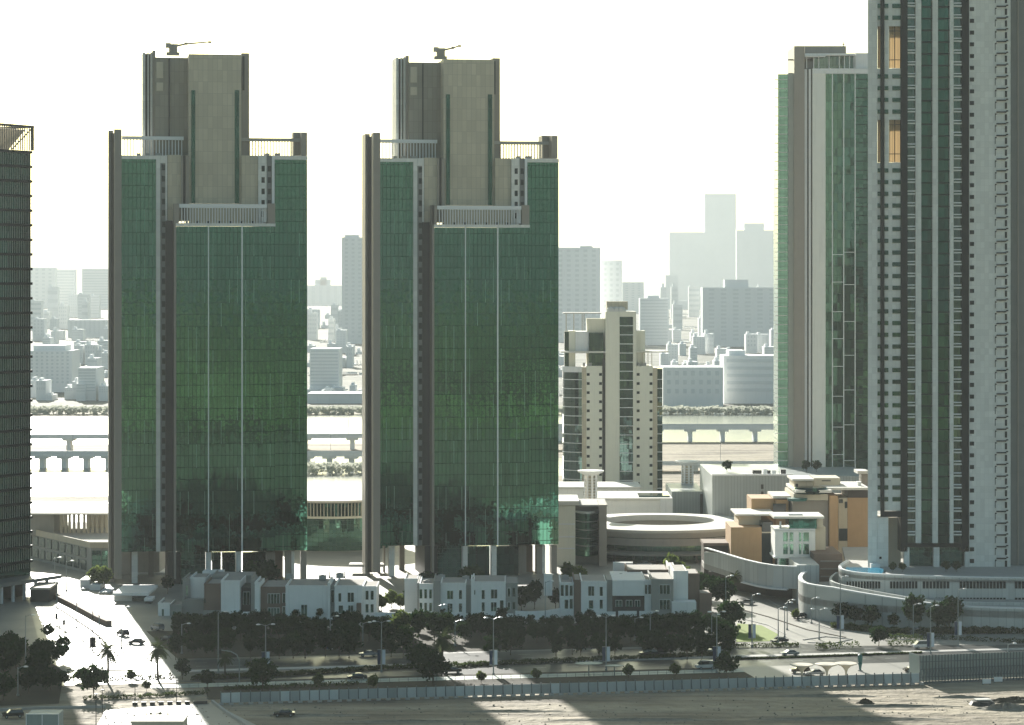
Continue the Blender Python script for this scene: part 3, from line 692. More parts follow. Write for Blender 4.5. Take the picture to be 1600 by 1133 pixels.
# far trees on the shore: one mass
def mass(name, label, pts, hh, m, n, cat='trees', size=1.6):
    mb = MB(); rnd = random.Random(len(pts) * 7 + n)
    for i in range(n):
        k = rnd.random() * (len(pts) - 1); a = int(k); f = k - a
        x = pts[a][0] * (1 - f) + pts[a + 1][0] * f + rnd.uniform(-3, 3); y = pts[a][1] * (1 - f) + pts[a + 1][1] * f + rnd.uniform(-8, 8)
        h = hh * (rnd.random() ** .6); s = size * rnd.uniform(.5, 1.3); an = rnd.uniform(0, 6.3)
        dx, dy = math.cos(an) * s, math.sin(an) * s; tz = rnd.uniform(-.6, .6) * s
        mb.quad((x - dx, y - dy, h - s * .5), (x + dx, y + dy, h - s * .5 + tz), (x + dx, y + dy, h + s * .5 + tz), (x - dx, y - dy, h + s * .5))
    return tag(mb.build(name, M[m]), label, cat, kind='stuff')
mass('far_trees', 'low hazy tree belt along the far shore', [(-420, 1800), (-200, 1790), (0, 1800), (200, 1790), (420, 1800)], 5, 'leafhazed', 9000, size=1.4)
mass('far_trees', 'hazy trees on the creek bank below the left flyover', [(-130, 1235), (-60, 1240), (-20, 1240)], 5, 'leafhazed', 2600, size=.9)

# flyovers ------------------------------------------------------
def flyover(label, x0, x1, D, z0, z1, piers, slope=0.0, wide=14):
    t = thing('flyover', label, 'bridge', (x0, D, 0), math.atan(slope))
    L = x1 - x0
    MB().box(0, L, 0, wide, z0, z1).build('deck', M['far'], t)
    MB().box(0, L, -.25, .05, z1 - .25, z1 + 1.0).build('parapet', M['whitemetal'], t)
    me = MB().prism([(-1.2, 3), (1.2, 3), (1.2, wide - 3), (-1.2, wide - 3)], -.5, z0 - 1.2).box(-3.2, 3.2, 1, wide - 1, z0 - 1.2, z0).mesh('pier', M['far'])
    reps('pier', me, t, [(p - x0, 0, 0) for p in piers])
    lm = MB().tube([(0, 0, z1), (0, 0, z1 + 9), (1.2, 0, z1 + 9.6)], .13, .09).mesh('lamp_mast', M['pole'])
    reps('lamp_mast', lm, t, [(q, 1, 0) for q in range(10, int(L), 32)])
flyover('concrete flyover on close set piers over the creek, left half of the photo', -420, -40, 1270, 6.2, 8.0, list(range(-410, -45, 11)))
flyover('long concrete flyover on widely spaced piers, right of the cream tower', -30, 420, 1490, 6.8, 9.2, list(range(-10, 420, 19)))
flyover('upper concrete ramp curving behind the creek flyover at left', -420, 40, 1400, 6.5, 8.0, list(range(-400, 30, 26)), .04)
flyover('low ramp road on short piers below the right flyover', 60, 300, 1250, 3.2, 4.3, list(range(70, 300, 20)), .02)

# light towers with disc caps -----------------------------------
def light_tower(px, ybase, ytop, D, label):
    s = D / F; z0 = Z(ybase, D); z1 = Z(ytop, D)
    t = thing('light_tower', label, 'tower', (X(px, D), D, 0), 0, 'round light towers with disc caps')
    MB().cyl(0, 0, 0, z1 - 1.4, 1.6, seg=14).build('core', M['cream'], t)
    rb = MB().box(-.15, .15, -.35, .35, z0 - 3, z1 - 1.2).mesh('rib', M['white'])
    for i in range(8):
        a = i * math.pi / 4 + .2; o = link('rib', rb, t, (2.2 * math.cos(a), 2.2 * math.sin(a), 0), a)
    for i in range(10):
        zz = z0 + (z1 - z0 - 2) * i / 10; MB().lathe([(1.7, zz), (2.45, zz), (2.45, zz + .25), (1.7, zz + .25)], 16).build('ring', M['white'], t)
    MB().lathe([(1.5, z1 - 1.9), (2.6, z1 - 1.5), (4.6, z1 - .5), (4.7, z1), (.01, z1 + .1)], 24).build('disc_cap', M['white'], t)
light_tower(923, 790, 735, 905, 'round light tower with disc cap, in front of the cream apartment tower')
light_tower(1074, 768, 720, 985, 'round light tower with disc cap, on the grey box right of the cream tower')

# ring roofed mall ----------------------------------------------
def ring_mall():
    cx, cy = X(1032, 872), 880
    t = thing('ring_mall', 'round glass fronted building with a white ring roof, right of the right twin tower', 'mall', (cx, cy, 0))
    ro, ri, z = 31, 19, 10.2
    MB().lathe([(ro - 1, z - 2.6), (ro + 1.2, z - .6), (ro + 1.4, z + .3), (ri, z + .9), (ri, z - 1.5), (ri + .6, z - 1.5)], 64).build('ring_roof', M['roofwhite'], t)
    MB().lathe([(ro - 1.2, z - 5.2), (ro - .6, z - 2.7)], 64).build('fascia', M['concrete'], t)
    MB().lathe([(ro - 3, 0), (ro - 3, z - 2)], 64).build('glass_wall', M['glassgrid'], t)
    MB().lathe([(ri - .5, 1), (ri - .5, z - 1)], 48).build('inner_wall', M['taupe'], t)
    MB().lathe([(ro - 2, 2.6), (ro + 7, 2.6), (ro + 7, 3.2), (ro - 2, 3.2)], 64).build('canopy', M['greystrip'], t)
    MB().cyl(0, 0, 0, 4, ri - .6, seg=40).build('court_floor', M['concrete'], t)
    cm = MB().box(-.3, .3, -.3, .3, 0, 2.6).mesh('column', M['slot'])
    for i in range(16):
        a = math.pi * (1.05 + .9 * i / 15); link('column', cm, t, ((ro + 6) * math.cos(a), (ro + 6) * math.sin(a), 0), a)
ring_mall()
building('mall_wing', 'bluish white flat building just behind the ring roof', 'building', 930, 930, [
    ('wall', 'villawhite', (930, 1050, 782, None, 0, 30)), ('roof_slab', 'roofwhite', (929, 1051, 778.5, 781.8, -.6, 31)), ('white_box', 'white', (1032, 1051, 780, None, -1.2, -.1)), ('dark_glass', 'glassdark', (998, 1046, 774.5, 778.2, 4, 16))])
building('plant_building', 'grey blank box building beneath the right hand light tower', 'building', 1050, 950, [
    ('wall', 'metalrib', (1050, 1100, 768, None, 0, 40)), ('door_strip', 'slot', (1094, 1098, 772, None, -.2, -.02)), ('side_frame', 'white', (1101, 1104, 778, None, 0, 6), (1111, 1114, 778, None, 0, 6)), ('side_frame', 'slot', (1104.2, 1110.8, 781, None, 2, 6))])
building('long_roof_building', 'long low white roofed building behind the left light tower', 'building', 868, 1010, [
    ('wall', 'villawhite', (868, 1000, 764, None, 0, 24)), ('roof_slab', 'roofwhite', (866, 1002, 761, 763.8, -1, 26)), ('doorway', 'slot', (941, 945, 768, 774, -.2, -.02), (912, 916, 768, 774, -.2, -.02), (972, 976, 768, 774, -.2, -.02))])
building('metal_clad_building', 'pale ribbed metal building with plants on its roof, left of the green glass back tower', 'building', 1113, 905, [
    ('wall', 'metalrib', (1113, 1360, 744, None, 0, 60)), ('roof_edge', 'white', (1112.5, 1240, 741, 743.8, -.3, .8)), ('window', 'slot', (1189, 1193, 757, 764, -.15, -.01), (1189, 1193, 768, 776, -.15, -.01)),
    ('roof_unit', 'slot', (1176, 1190, 735, 741, 8, 11), (1194, 1204, 735, 741, 12, 15), (1220, 1228, 734, 741, 8, 11)), ('roof_unit', 'white', (1193, 1199, 733, 741, 5, 7), (1206, 1213, 735, 741, 5, 7))])
building('stair_pavilion', 'small flat roofed pavilion in front of the green glass back tower base', 'building', 1340, 860, [
    ('wall', 'taupe', (1346, 1356, 741, None, 0, 6)), ('roof_slab', 'roofwhite', (1340, 1358, 736, 740.5, -1.5, 8))])

# mall block right of the second tower ---------------------------
t, fr = building('mall_block', 'stone mall block with a curved glass bay, directly right of the right twin tower', 'building', 866, 838, [
    ('wall', 'cream2', (866, 899, 790, None, 0, 20)), ('wall', 'taupe', (899.2, 936, 790, None, 6, 26)), ('wall', 'taupe', (936.2, 948, 789, None, -2, 20)),
    ('roof_slab', 'roofwhite', (860, 905, 783, 789.5, -.8, 24)), ('roof_slab', 'concrete', (905.2, 949, 789, 791.5, 2, 26)),
    ('stone_band', 'white', (872, 898, 818, 820, -.2, -.02), (872, 898, 838, 840, -.2, -.02), (872, 898, 856, 858, -.2, -.02)), ('roof_unit', 'slot', (930, 937, 797, 803, -1, 1))])
k = 838 / F
pts = [(fr.s(899.5) + (36 * k) * i / 10, 5 - 4.5 * math.sin(math.pi * (i / 10))) for i in range(11)]
MB().wall(pts, .5, Z(870, 838), Z(803, 838)).build('glass_bay', M['glassgrid'], t); MB().wall([(a, b - .1) for a, b in pts], .8, Z(803, 838), Z(800, 838)).build('bay_cornice', M['pale'], t)
for y in (815, 828, 841, 853): MB().wall([(a, b - .12) for a, b in pts], .1, Z(y + 1.6, 838), Z(y, 838)).build('bay_band', M['concrete'], t)

# drum building seen between the twin towers ---------------------
def drum():
    cx, cy = X(520, 900), 905
    t = thing('drum_building', 'round dark glass building with ribbed roof band, seen between the twin towers', 'building', (cx, cy, 0))
    ro = 22
    MB().lathe([(ro, 0), (ro, 11.5)], 64).build('glass_wall', M['glassgrid'], t)
    MB().lathe([(ro + .1, 16.4), (ro + 2.2, 16.9), (ro + 2.2, 17.5), (4, 19.5), (.01, 19.6)], 64).build('roof', M['roofwhite'], t)
    MB().lathe([(ro - .8, 11.5), (ro - .8, 16.6)], 64).build('clerestory', M['glassteal'], t); MB().lathe([(ro - .8, 11.2), (ro + .9, 11.2), (ro + .9, 11.9), (ro - .8, 11.9)], 64).build('ledge', M['cream2'], t)
    rb = MB().box(-.08, .08, -.5, .5, 11.9, 16.6).mesh('rib', M['cream2'])
    for i in range(60):
        a = math.pi + math.pi * i / 59; o = link('rib', rb, t, ((ro + .4) * math.cos(a), (ro + .4) * math.sin(a), 0), a + math.pi / 2)
drum()
building('entrance_canopy', 'bright white flat canopy on piers between the twin towers', 'canopy', 545, 815, [
    ('roof_slab', 'roofwhite', (545, 575, 882, 886, 0, 6)), ('pier', 'taupe', (568, 574, 886.2, None, 1, 3)), ('pier', 'taupe', (590, 594, 886.2, None, 1, 3)), ('roof_slab', 'roofwhite', (588, 600, 882, 886, 0, 6))])

# left mall -------------------------------------------------------
t, fr = building('left_mall', 'cream two tier mall with roof terrace, between the louvred tower and the left twin tower', 'building', 40, 850, [
    ('upper_roof', 'roofwhite', (30, 172, 802, 804.5, -1.5, 34)), ('upper_wall', 'concrete', (30, 84, 804.8, 836, 3, 30)), ('rear_wall', 'cream', (135, 172, 804.8, 834, 22, 32))])
def LM(x, y): return (x - fr.x0, y - fr.d0)
A_, B_ = Vector((-133.6, 813)), Vector((-166, 866))
MB().prism([LM(*B_), LM(*A_), LM(-112, 813), LM(-112, 890), LM(-166, 890)], 0, 9.3).build('lower_block', M['concrete'], t)
MB().wall([LM(*B_), LM(*A_), LM(-112, 813)], -.5, 8.4, 10.3).build('parapet', M['cream'], t)
dr = (B_ - A_).normalized(); ang = math.atan2(dr.y, dr.x)
wmesh = MB().box(0, 4.2, .05, .35, 0, 3.0).mesh('window', M['glassdark'])
for i in range(9):
    for z_ in (1.0, 5.0):
        p = A_ + dr * (4 + 6.0 * i); link('window', wmesh, t, (*LM(*p), z_), ang)
for a, b in ((137, 158), (159, 172)):
    MB().box((a - 143) * .203 if a > 143 else .2, (b - 143) * .203, -.3, -.05, 1, 7.6).build('corner_glass', M['glassgrid'], t).location = (*LM(-133.6, 813), 0)
cm = MB().box(0, .8, 0, .8, 9.3, Z(804.8, 850)).mesh('column', M['cream'])
reps('column', cm, t, [(fr.s(p), 2, 0) for p in (92, 99, 105, 112, 119, 128, 134, 141, 148, 156, 163)])

# ---------------------------------------------------------------- foreground-left street edge
def lowwall(name, label, pts, h, th, m, cat='wall', z0=0):
    mb = MB().wall([G(*p) for p in pts], th, z0, h); return tag(mb.build(name, M[m]), label, cat)
lowwall('planter_wall', 'long low yellowish brown planter wall along the far kerb of the sunlit street', [(78, 934), (110, 950), (150, 972), (166, 979)], 1.5, 1.6, 'brown')
building('brown_hoarding', 'dark brown slatted enclosure beside the foot of the louvred tower', 'enclosure', 46, 742, [
    ('panel', 'darkband', (47, 77, 922, None, 0, 14)), ('rail', 'cream', (46, 78, 918.5, 921.5, -.3, 14))])
building('ramp_wall', 'white fabric covered sloping structure behind the planter wall', 'structure', 125, 775, [
    ('screen', 'white', (125, 140, 906, None, 0, 10), (140, 156, 914, None, -4, 6), (156, 172, 924, None, -10, 0)), ('frame', 'cream', (88, 125, 921, 925, 0, 10)), ('void', 'slot', (92, 124, 925.4, None, 2, 9))])
building('valet_pavilion', 'pale flat roofed pavilion at the foot of the left twin tower', 'pavilion', 178, 742, [
    ('roof_slab', 'villawhite', (176, 232, 927, 931, 0, 20)), ('wall', 'villawhite', (178, 206, 931.3, None, 3, 8)), ('glass', 'glassteal', (206.5, 228, 932, None, 4, 12))])
building('dark_kiosk', 'small dark kiosk beside the pale pavilion under the left twin tower', 'kiosk', 226, 738, [
    ('wall', 'slot', (227, 236, 940, None, 1, 5)), ('roof_slab', 'villawhite', (225, 238, 935, 939.6, 0, 6))])
building('white_annex', 'white rounded annex with two slit windows behind the pale pavilion', 'building', 214, 812, [
    ('wall', 'white', (214, 262, 895, None, 0, 14)), ('window', 'pane', (227, 229, 905, 911, -.1, .1), (233, 235, 905, 911, -.1, .1)), ('porch', 'white', (193, 210, 901, None, 0, 6)), ('doorway', 'slot', (196, 208, 906, None, -.1, .1))])
for i, (p, lb) in enumerate(((190, 'small white dome tent left of the pale column under the left twin tower'), (226, 'small white dome tent right of the pale column under the left twin tower'))):
    o = MB().lathe([(3.4, 0), (3.2, 1.5), (2.2, 3.0), (.8, 3.8), (.01, 4)], 16).build('dome_tent', M['white'], None, True); o.scale = (.6, .6, .6); o.location = (X(p, 818), 818, 0); tag(o, lb, 'tent')

# ---------------------------------------------------------------- villas
def villa(label, px0, D, blocks, wins, extra=(), th=TH * 0):
    fr = Fr(px0, D, th); t = fr.thing('villa', label, 'villa', 'two storey villas in the row below the towers')
    for nm, m, a, b, y0, y1, v0, v1 in blocks:
        mb = MB(); fr.box(mb, a, b, y0, y1, v0, v1); o = mb.build(nm, M[m], t)
        if nm == 'wall':
            # parapet upstand, roof screed
            s0, s1, zt = fr.s(a, v0), fr.s(b, v0), fr.z(y0, (a + b) / 2, v0)
            MB().box(s0 + .3, s1 - .3, v0 + .3, v1 - .3, zt, zt + .04).build('roof', M['roofgrey'], t)
            MB().box(s0 - .06, s1 + .06, v0 - .06, v0 + .3, zt, zt + .55).box(s0 - .06, s0 + .3, v0 + .3, v1, zt, zt + .55).build('parapet', M[m], t)
    for a, b, y0, y1, v in wins:
        mb = MB(); fr.box(mb, a, b, y0, y1, v - .06, v + .1); o = mb.build('window', M['winglass'], t)
        n = max(1, int(round((b - a) / 5)))
        if b - a > 4:
            m2 = MB()
            for i in range(n + 1):
                q = a + (b - a) * i / n; fr.box(m2, q - .25, q + .25, y0, y1, v - .12, v - .07)
            fr.box(m2, a, b, y0 - .4, y0 + .2, v - .16, v - .07); m2.build('frame', M['villawhite'], o)
    return t, fr
M['winglass'] = glass('villa_window_glass', (.20, .34, .26), 1.3, 3.2, .02, .01, lw=.08, metal=.8, rough=.08)
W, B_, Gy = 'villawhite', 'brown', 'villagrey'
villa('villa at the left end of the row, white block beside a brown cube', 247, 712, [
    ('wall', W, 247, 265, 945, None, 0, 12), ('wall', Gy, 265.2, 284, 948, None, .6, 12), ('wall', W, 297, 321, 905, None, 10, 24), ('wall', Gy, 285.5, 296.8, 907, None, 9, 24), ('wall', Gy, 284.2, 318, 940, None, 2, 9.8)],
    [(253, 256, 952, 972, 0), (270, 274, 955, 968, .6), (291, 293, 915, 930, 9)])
villa('villa with a brown cube and a tall white frame round a dark recess', 318, 706, [
    ('wall', B_, 319, 344.5, 915, 956.8, 0, 16), ('wall', Gy, 318, 345, 957, None, -.5, 16), ('wall', W, 345.2, 374.5, 910, None, -1, 16), ('recess', 'slot', 374.7, 392, 918, None, 3, 14), ('wall', W, 398, 405.5, 913, None, -1, 14), ('wall', Gy, 392.2, 397.8, 910, None, 0, 14), ('balcony_wall', W, 358, 404, 957.5, 963, -3.5, -1.2), ('terrace_wall', Gy, 340, 405, 963.3, None, -4, -1.3), ('wall', Gy, 331, 392, 902, 916, 16.3, 30), ('roof_box', W, 316, 348, 893, 902, 31, 36)],
    [(319.6, 321, 935, 942, 0), (380, 390, 925, 945, 3)])
villa('brown and white villa with a large blank white wall, third from the left end', 406, 708, [
    ('wall', B_, 406, 446, 920, None, 0, 20), ('wall', W, 446.2, 512, 918, None, -.5, 20), ('wall', W, 512.2, 515.5, 914, None, -1.5, 14)],
    [(418.5, 437, 928, 943, 0), (418.5, 437, 950, 964, 0), (441.5, 446, 927, 942, 0), (441.5, 446, 948, 961, 0), (470.5, 480, 945, 962, -.5)])
villa('white villa with a corner bay, left of the sunlit garden gap', 516, 707, [
    ('wall', Gy, 516, 522.5, 918, None, 1.5, 18), ('wall', W, 522.7, 566, 918, None, 0, 20), ('wall', W, 566.2, 588, 919, None, 1.5, 18), ('porch', B_, 557, 564, 943, None, -1.6, -.1), ('garden_wall', W, 480, 528, 966, None, -6, -5.5), ('garden_wall', W, 531, 549, 966, None, -6, -5.5), ('garden_wall', W, 553, 577, 965, None, -6, -5.5)],
    [(517, 522, 922, 941, 1.5), (529, 533, 927, 940, 0), (543, 553, 926, 940.5, 0), (544, 552, 946, 958, 0), (529, 536, 946, 958, 0), (571, 576, 923, 937, 1.5), (579, 584, 923, 937, 1.5), (571, 576, 944, 957, 1.5), (579, 584, 944, 957, 1.5)])
villa('villa with sunlit pink roof and tall white framed windows, right of the sunlit garden gap', 632, 706, [
    ('wall', W, 632, 652, 907, None, 8, 22), ('wall', Gy, 652.3, 655, 914, None, .5, 18), ('wall', W, 655.2, 677, 915, None, 0, 18), ('wall', Gy, 677.2, 688, 911, None, -.3, 18)],
    [(655.6, 659.6, 921, 935, 0), (663, 667, 921, 935, 0), (670.5, 675, 921, 935, 0), (655.6, 659.6, 942, 955, 0), (663, 667, 942, 955, 0), (670.5, 675, 942, 955, 0)])
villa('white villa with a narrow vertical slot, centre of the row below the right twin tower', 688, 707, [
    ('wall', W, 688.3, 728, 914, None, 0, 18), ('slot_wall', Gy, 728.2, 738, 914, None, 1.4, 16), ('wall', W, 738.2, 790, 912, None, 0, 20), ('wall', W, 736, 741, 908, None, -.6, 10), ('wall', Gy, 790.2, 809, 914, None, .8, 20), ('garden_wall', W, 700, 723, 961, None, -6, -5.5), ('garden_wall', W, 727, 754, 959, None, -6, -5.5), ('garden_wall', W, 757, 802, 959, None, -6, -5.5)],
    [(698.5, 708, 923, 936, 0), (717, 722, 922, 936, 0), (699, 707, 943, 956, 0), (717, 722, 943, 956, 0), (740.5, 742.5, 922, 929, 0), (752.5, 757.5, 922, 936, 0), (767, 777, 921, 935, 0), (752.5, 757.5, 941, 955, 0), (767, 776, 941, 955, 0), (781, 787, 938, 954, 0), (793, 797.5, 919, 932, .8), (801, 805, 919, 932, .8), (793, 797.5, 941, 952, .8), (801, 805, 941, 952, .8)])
villa('narrow white and brown villa with green reflecting windows, right of the round garden wall', 850, 712, [
    ('wall', W, 850, 863, 900, 931, 6, 8), ('wall', W, 875, 896.5, 913, None, 0, 18), ('wall', B_, 896.7, 908, 909, None, -.3, 18)],
    [(876, 881, 914, 931, 0), (883, 888, 914, 931, 0), (890, 895, 915, 931, 0), (882, 888, 937, 951, 0), (890, 895, 936, 951, 0)])
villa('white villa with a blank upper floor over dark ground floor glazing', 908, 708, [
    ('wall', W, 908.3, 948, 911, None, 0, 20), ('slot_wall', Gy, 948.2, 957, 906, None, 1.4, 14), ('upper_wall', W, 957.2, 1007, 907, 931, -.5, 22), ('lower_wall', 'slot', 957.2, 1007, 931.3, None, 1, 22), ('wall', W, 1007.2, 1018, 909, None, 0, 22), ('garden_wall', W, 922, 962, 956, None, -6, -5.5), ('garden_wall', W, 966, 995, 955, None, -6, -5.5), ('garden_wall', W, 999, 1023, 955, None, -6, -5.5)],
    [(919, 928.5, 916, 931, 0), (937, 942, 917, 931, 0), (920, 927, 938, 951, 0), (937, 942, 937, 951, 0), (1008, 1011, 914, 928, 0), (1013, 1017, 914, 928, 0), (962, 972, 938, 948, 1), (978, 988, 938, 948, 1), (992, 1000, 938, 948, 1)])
villa('brown corner villa with stepped white side walls at the right end of the row', 1018, 706, [
    ('wall', Gy, 1018.3, 1052, 908, None, 0, 22), ('wall', W, 1045, 1056, 887, None, 22.3, 36), ('wall', W, 1052.3, 1075, 895, None, 4, 24), ('wall', B_, 1075.2, 1093, 899, None, 8, 24), ('terrace_wall', W, 1050, 1088, 941, None, -2, 3.7), ('wall', B_, 1093.3, 1112, 930, None, 6, 18), ('rear_wall', W, 958, 989, 879, None, 42, 44), ('wall', B_, 980, 1044, 893, None, 22.3, 40)],
    [(1030.5, 1047, 914, 928, 0), (1030.5, 1047, 937, 952, 0)])
lowwall('garden_wall', 'pale blank garden wall in front of the sunlit garden gap', [(585, 972), (656, 972)], 2.6, .4, 'villawhite')
lowwall('garden_wall', 'curved pale garden wall between the centre villa and the narrow villa', [(805, 968), (825, 969), (850, 968), (876, 964)], 2.4, .4, 'villawhite')
# roof units on villas
rnd = random.Random(3)
for i, (p, y, v, lb) in enumerate([(667, 905, 712, 'white roof unit on the sunlit pink villa roof'), (690, 905, 722, 'grey water tank behind the sunlit pink villa roof'), (728, 903, 722, 'grey roof unit above the narrow slot of the centre villa'), (452, 911, 724, 'left of two roof units on the blank walled villa'), (504, 910, 724, 'right of two roof units on the blank walled villa'), (531, 908, 726, 'roof unit on the white villa left of the garden gap'), (883, 905, 724, 'roof unit on the narrow villa with green windows'), (970, 900, 724, 'roof unit above the blank upper floor villa')]):
    o = MB().box(-1.0, 1.0, -.8, .8, 0, 1.3).box(-.7, .7, -.95, -.8, .2, 1.1).box(-.4, .4, -.4, .4, 1.3, 1.5).build('roof_unit', M['concrete']); o.location = (X(p, v), v, 8.6 + .35 * (i % 2)); tag(o, lb, 'roof unit')

# ---------------------------------------------------------------- ochre complex
t, fr = building('ochre_complex', 'ochre and cream stepped building with white roofs, left of the tall white tower', 'building', 1143, 800, [
    ('low_wall', 'orange', (1142, 1190, 824, None, -14, 6)), ('low_roof', 'roofwhite', (1150, 1212, 803.5, 806, -8, 12)), ('low_storey', 'cream', (1154, 1189, 806.3, 824, -6, 10)), ('glass', 'pane', (1190.3, 1207.5, 816, None, -13.5, 6)), ('floor_line', 'cream', (1190.3, 1207.5, 831, 833, -13.8, -13.6)),
    ('mid_wall', 'orange', (1174, 1212, 779, None, 10, 26)), ('mid_window', 'pane', (1208, 1228, 787, 800, 7.6, 7.9)), ('mid_wall', 'orange', (1212.3, 1232, 781, None, 8, 26)), ('mid_roof', 'roofwhite', (1208, 1240, 775, 778.8, 8, 26)),
    ('grey_wall', 'taupe', (1238, 1294, 782, None, 2, 26)), ('round_wall', 'cream', (1240, 1294, 772, 781.7, 0, 26)),
    ('tall_fin', 'orange', (1296, 1309.5, 775, None, 0, 24)), ('wall', 'cream', (1310, 1324, 778, None, 6, 24)), ('window', 'pane', (1311, 1317, 780, 786, 5.8, 5.98), (1320, 1324, 784, 794, 5.8, 5.98), (1311, 1324, 826, 845, 5.8, 5.98)), ('wall', 'orange', (1324.3, 1358, 778, None, 7, 24)), ('dark_strip', 'darkband', (1324.3, 1358, 766, 777.7, 8, 24)),
    ('main_roof', 'roofwhite', (1285, 1358, 762, 765.7, 3, 28)), ('main_roof', 'roofwhite', (1243, 1300, 766, 770, -2, 26)), ('penthouse', 'cream', (1272, 1313, 747, 761.6, 12, 24)), ('penthouse', 'cream', (1241, 1271, 752, 765.7, 8, 22)), ('penthouse_roof', 'roofwhite', (1238, 1272, 748.6, 751.6, 7, 23)), ('vent', 'slot', (1284, 1298, 750.5, 752, 11.8, 11.98), (1243, 1247, 756, 765, 7.8, 7.98)), ('roof_unit', 'white', (1340, 1346, 753, 761.6, 10, 13))])
MB().lathe([(5.2, 0), (5.6, 1.0), (5.0, 2.0), (.01, 2.2)], 24, (fr.s(1268), 3, Z(772, 800))).build('round_skylight', M['glassteal'], t)
MB().lathe([(3.0, 0), (3.2, .8), (.01, 1)], 20, (fr.s(1245), -1, Z(782, 800))).build('green_vent', M['teal'], t)
t, fr = building('corner_pavilion', 'white octagonal pavilion with dark window pairs in front of the ochre building', 'building', 1208, 762, [
    ('wall', 'villawhite', (1211, 1274, 829, 870, 0, 12)), ('side_wall', 'cream', (1274.2, 1290, 824, 872, 2, 14)), ('roof_slab', 'roofwhite', (1209, 1288, 807, 810.5, -1.5, 13)), ('upper_glass', 'glassteal', (1233, 1276, 811, 826, .5, 11)), ('upper_wall', 'cream', (1276.3, 1286, 811, 824, 1, 10)), ('terrace_rail', 'whitemetal', (1210, 1274, 826.3, 828.7, -.4, 11)),
    ('roof_unit', 'white', (1232, 1254, 803, 806.8, 2, 6)), ('base_glass', 'glassgrid', (1216, 1262, 871, None, 2, 11)), ('floor_slab', 'villawhite', (1209, 1276, 869.8, 872.5, -.5, 12)),
    ('column', 'white', (1215, 1217.5, 873, None, -.2, .4), (1241, 1243, 873, None, -.2, .4), (1253, 1255, 873, None, -.2, .4)), ('parasol', 'white', (1218, 1221, 815, 826, 3, 3.5))])
for a, b in ((1224, 1231), (1234, 1239.5), (1248.5, 1252), (1255, 1264)):
    for c, d in ((832, 846), (850, 866)):
        mb = MB(); fr.box(mb, a, b, c, d, -.1, .0); mb.build('window', M['winglass'], t)
# curved concrete podium under it
t = thing('curved_podium', 'curved grey concrete podium sweeping below the white octagonal pavilion', 'podium', (0, 0, 0))
pt = [(X(1100, 790), 790), (X(1125, 776), 776), (X(1160, 757), 757), (X(1185, 747), 747), (X(1208, 741), 741), (X(1232, 738.5), 738.5), (X(1245, 738), 738)]
MB().wall(pt, .9, 4.4, [9.6, 10.6, 10.6, 10.6, 10.6, 10.6, 10.6]).build('curved_wall', M['podium'], t); MB().wall([(x, y - .25) for x, y in pt], 1.2, 10.65, 10.95).build('coping', M['white'], t)
MB().wall([(x - .6, y - .9) for x, y in pt[2:6]], 1.2, 4.0, 4.38).build('lower_coping', M['white'], t)
MB().box(X(1245.3, 738), X(1280, 738), 738, 760, 0, Z(883, 738)).build('end_wall', M['podium'], t)
MB().prism([pt[0], pt[2], pt[4], pt[6], (X(1245, 738), 790), (pt[0][0], 800)], 4.5, 6.0).build('deck', M['concrete'], t)
MB().prism([(X(1108, 780), 784), (X(1200, 752), 757), (X(1240, 750), 750), (X(1240, 790), 790)], 0, 4.3).build('underpass', M['darkband'], t)
building('dark_clad_block', 'long dark brown clad block behind the curved concrete podium', 'building', 1100, 795, [
    ('wall', 'darkband', (1100, 1207, 853, None, 0, 12)), ('roof_edge', 'brown', (1099, 1208, 848.5, 852.6, -.5, 12))])
building('ribbed_wall', 'brown ribbed wall right of the white octagonal pavilion', 'wall', 1282, 752, [('ribbed_panel', 'brown', (1272, 1316, 866, None, 0, 22)), ('rib', 'taupe', (1282, 1316, 876, 878, -.3, -.02), (1282, 1316, 888, 890, -.3, -.02), (1282, 1316, 900, 902, -.3, -.02))])

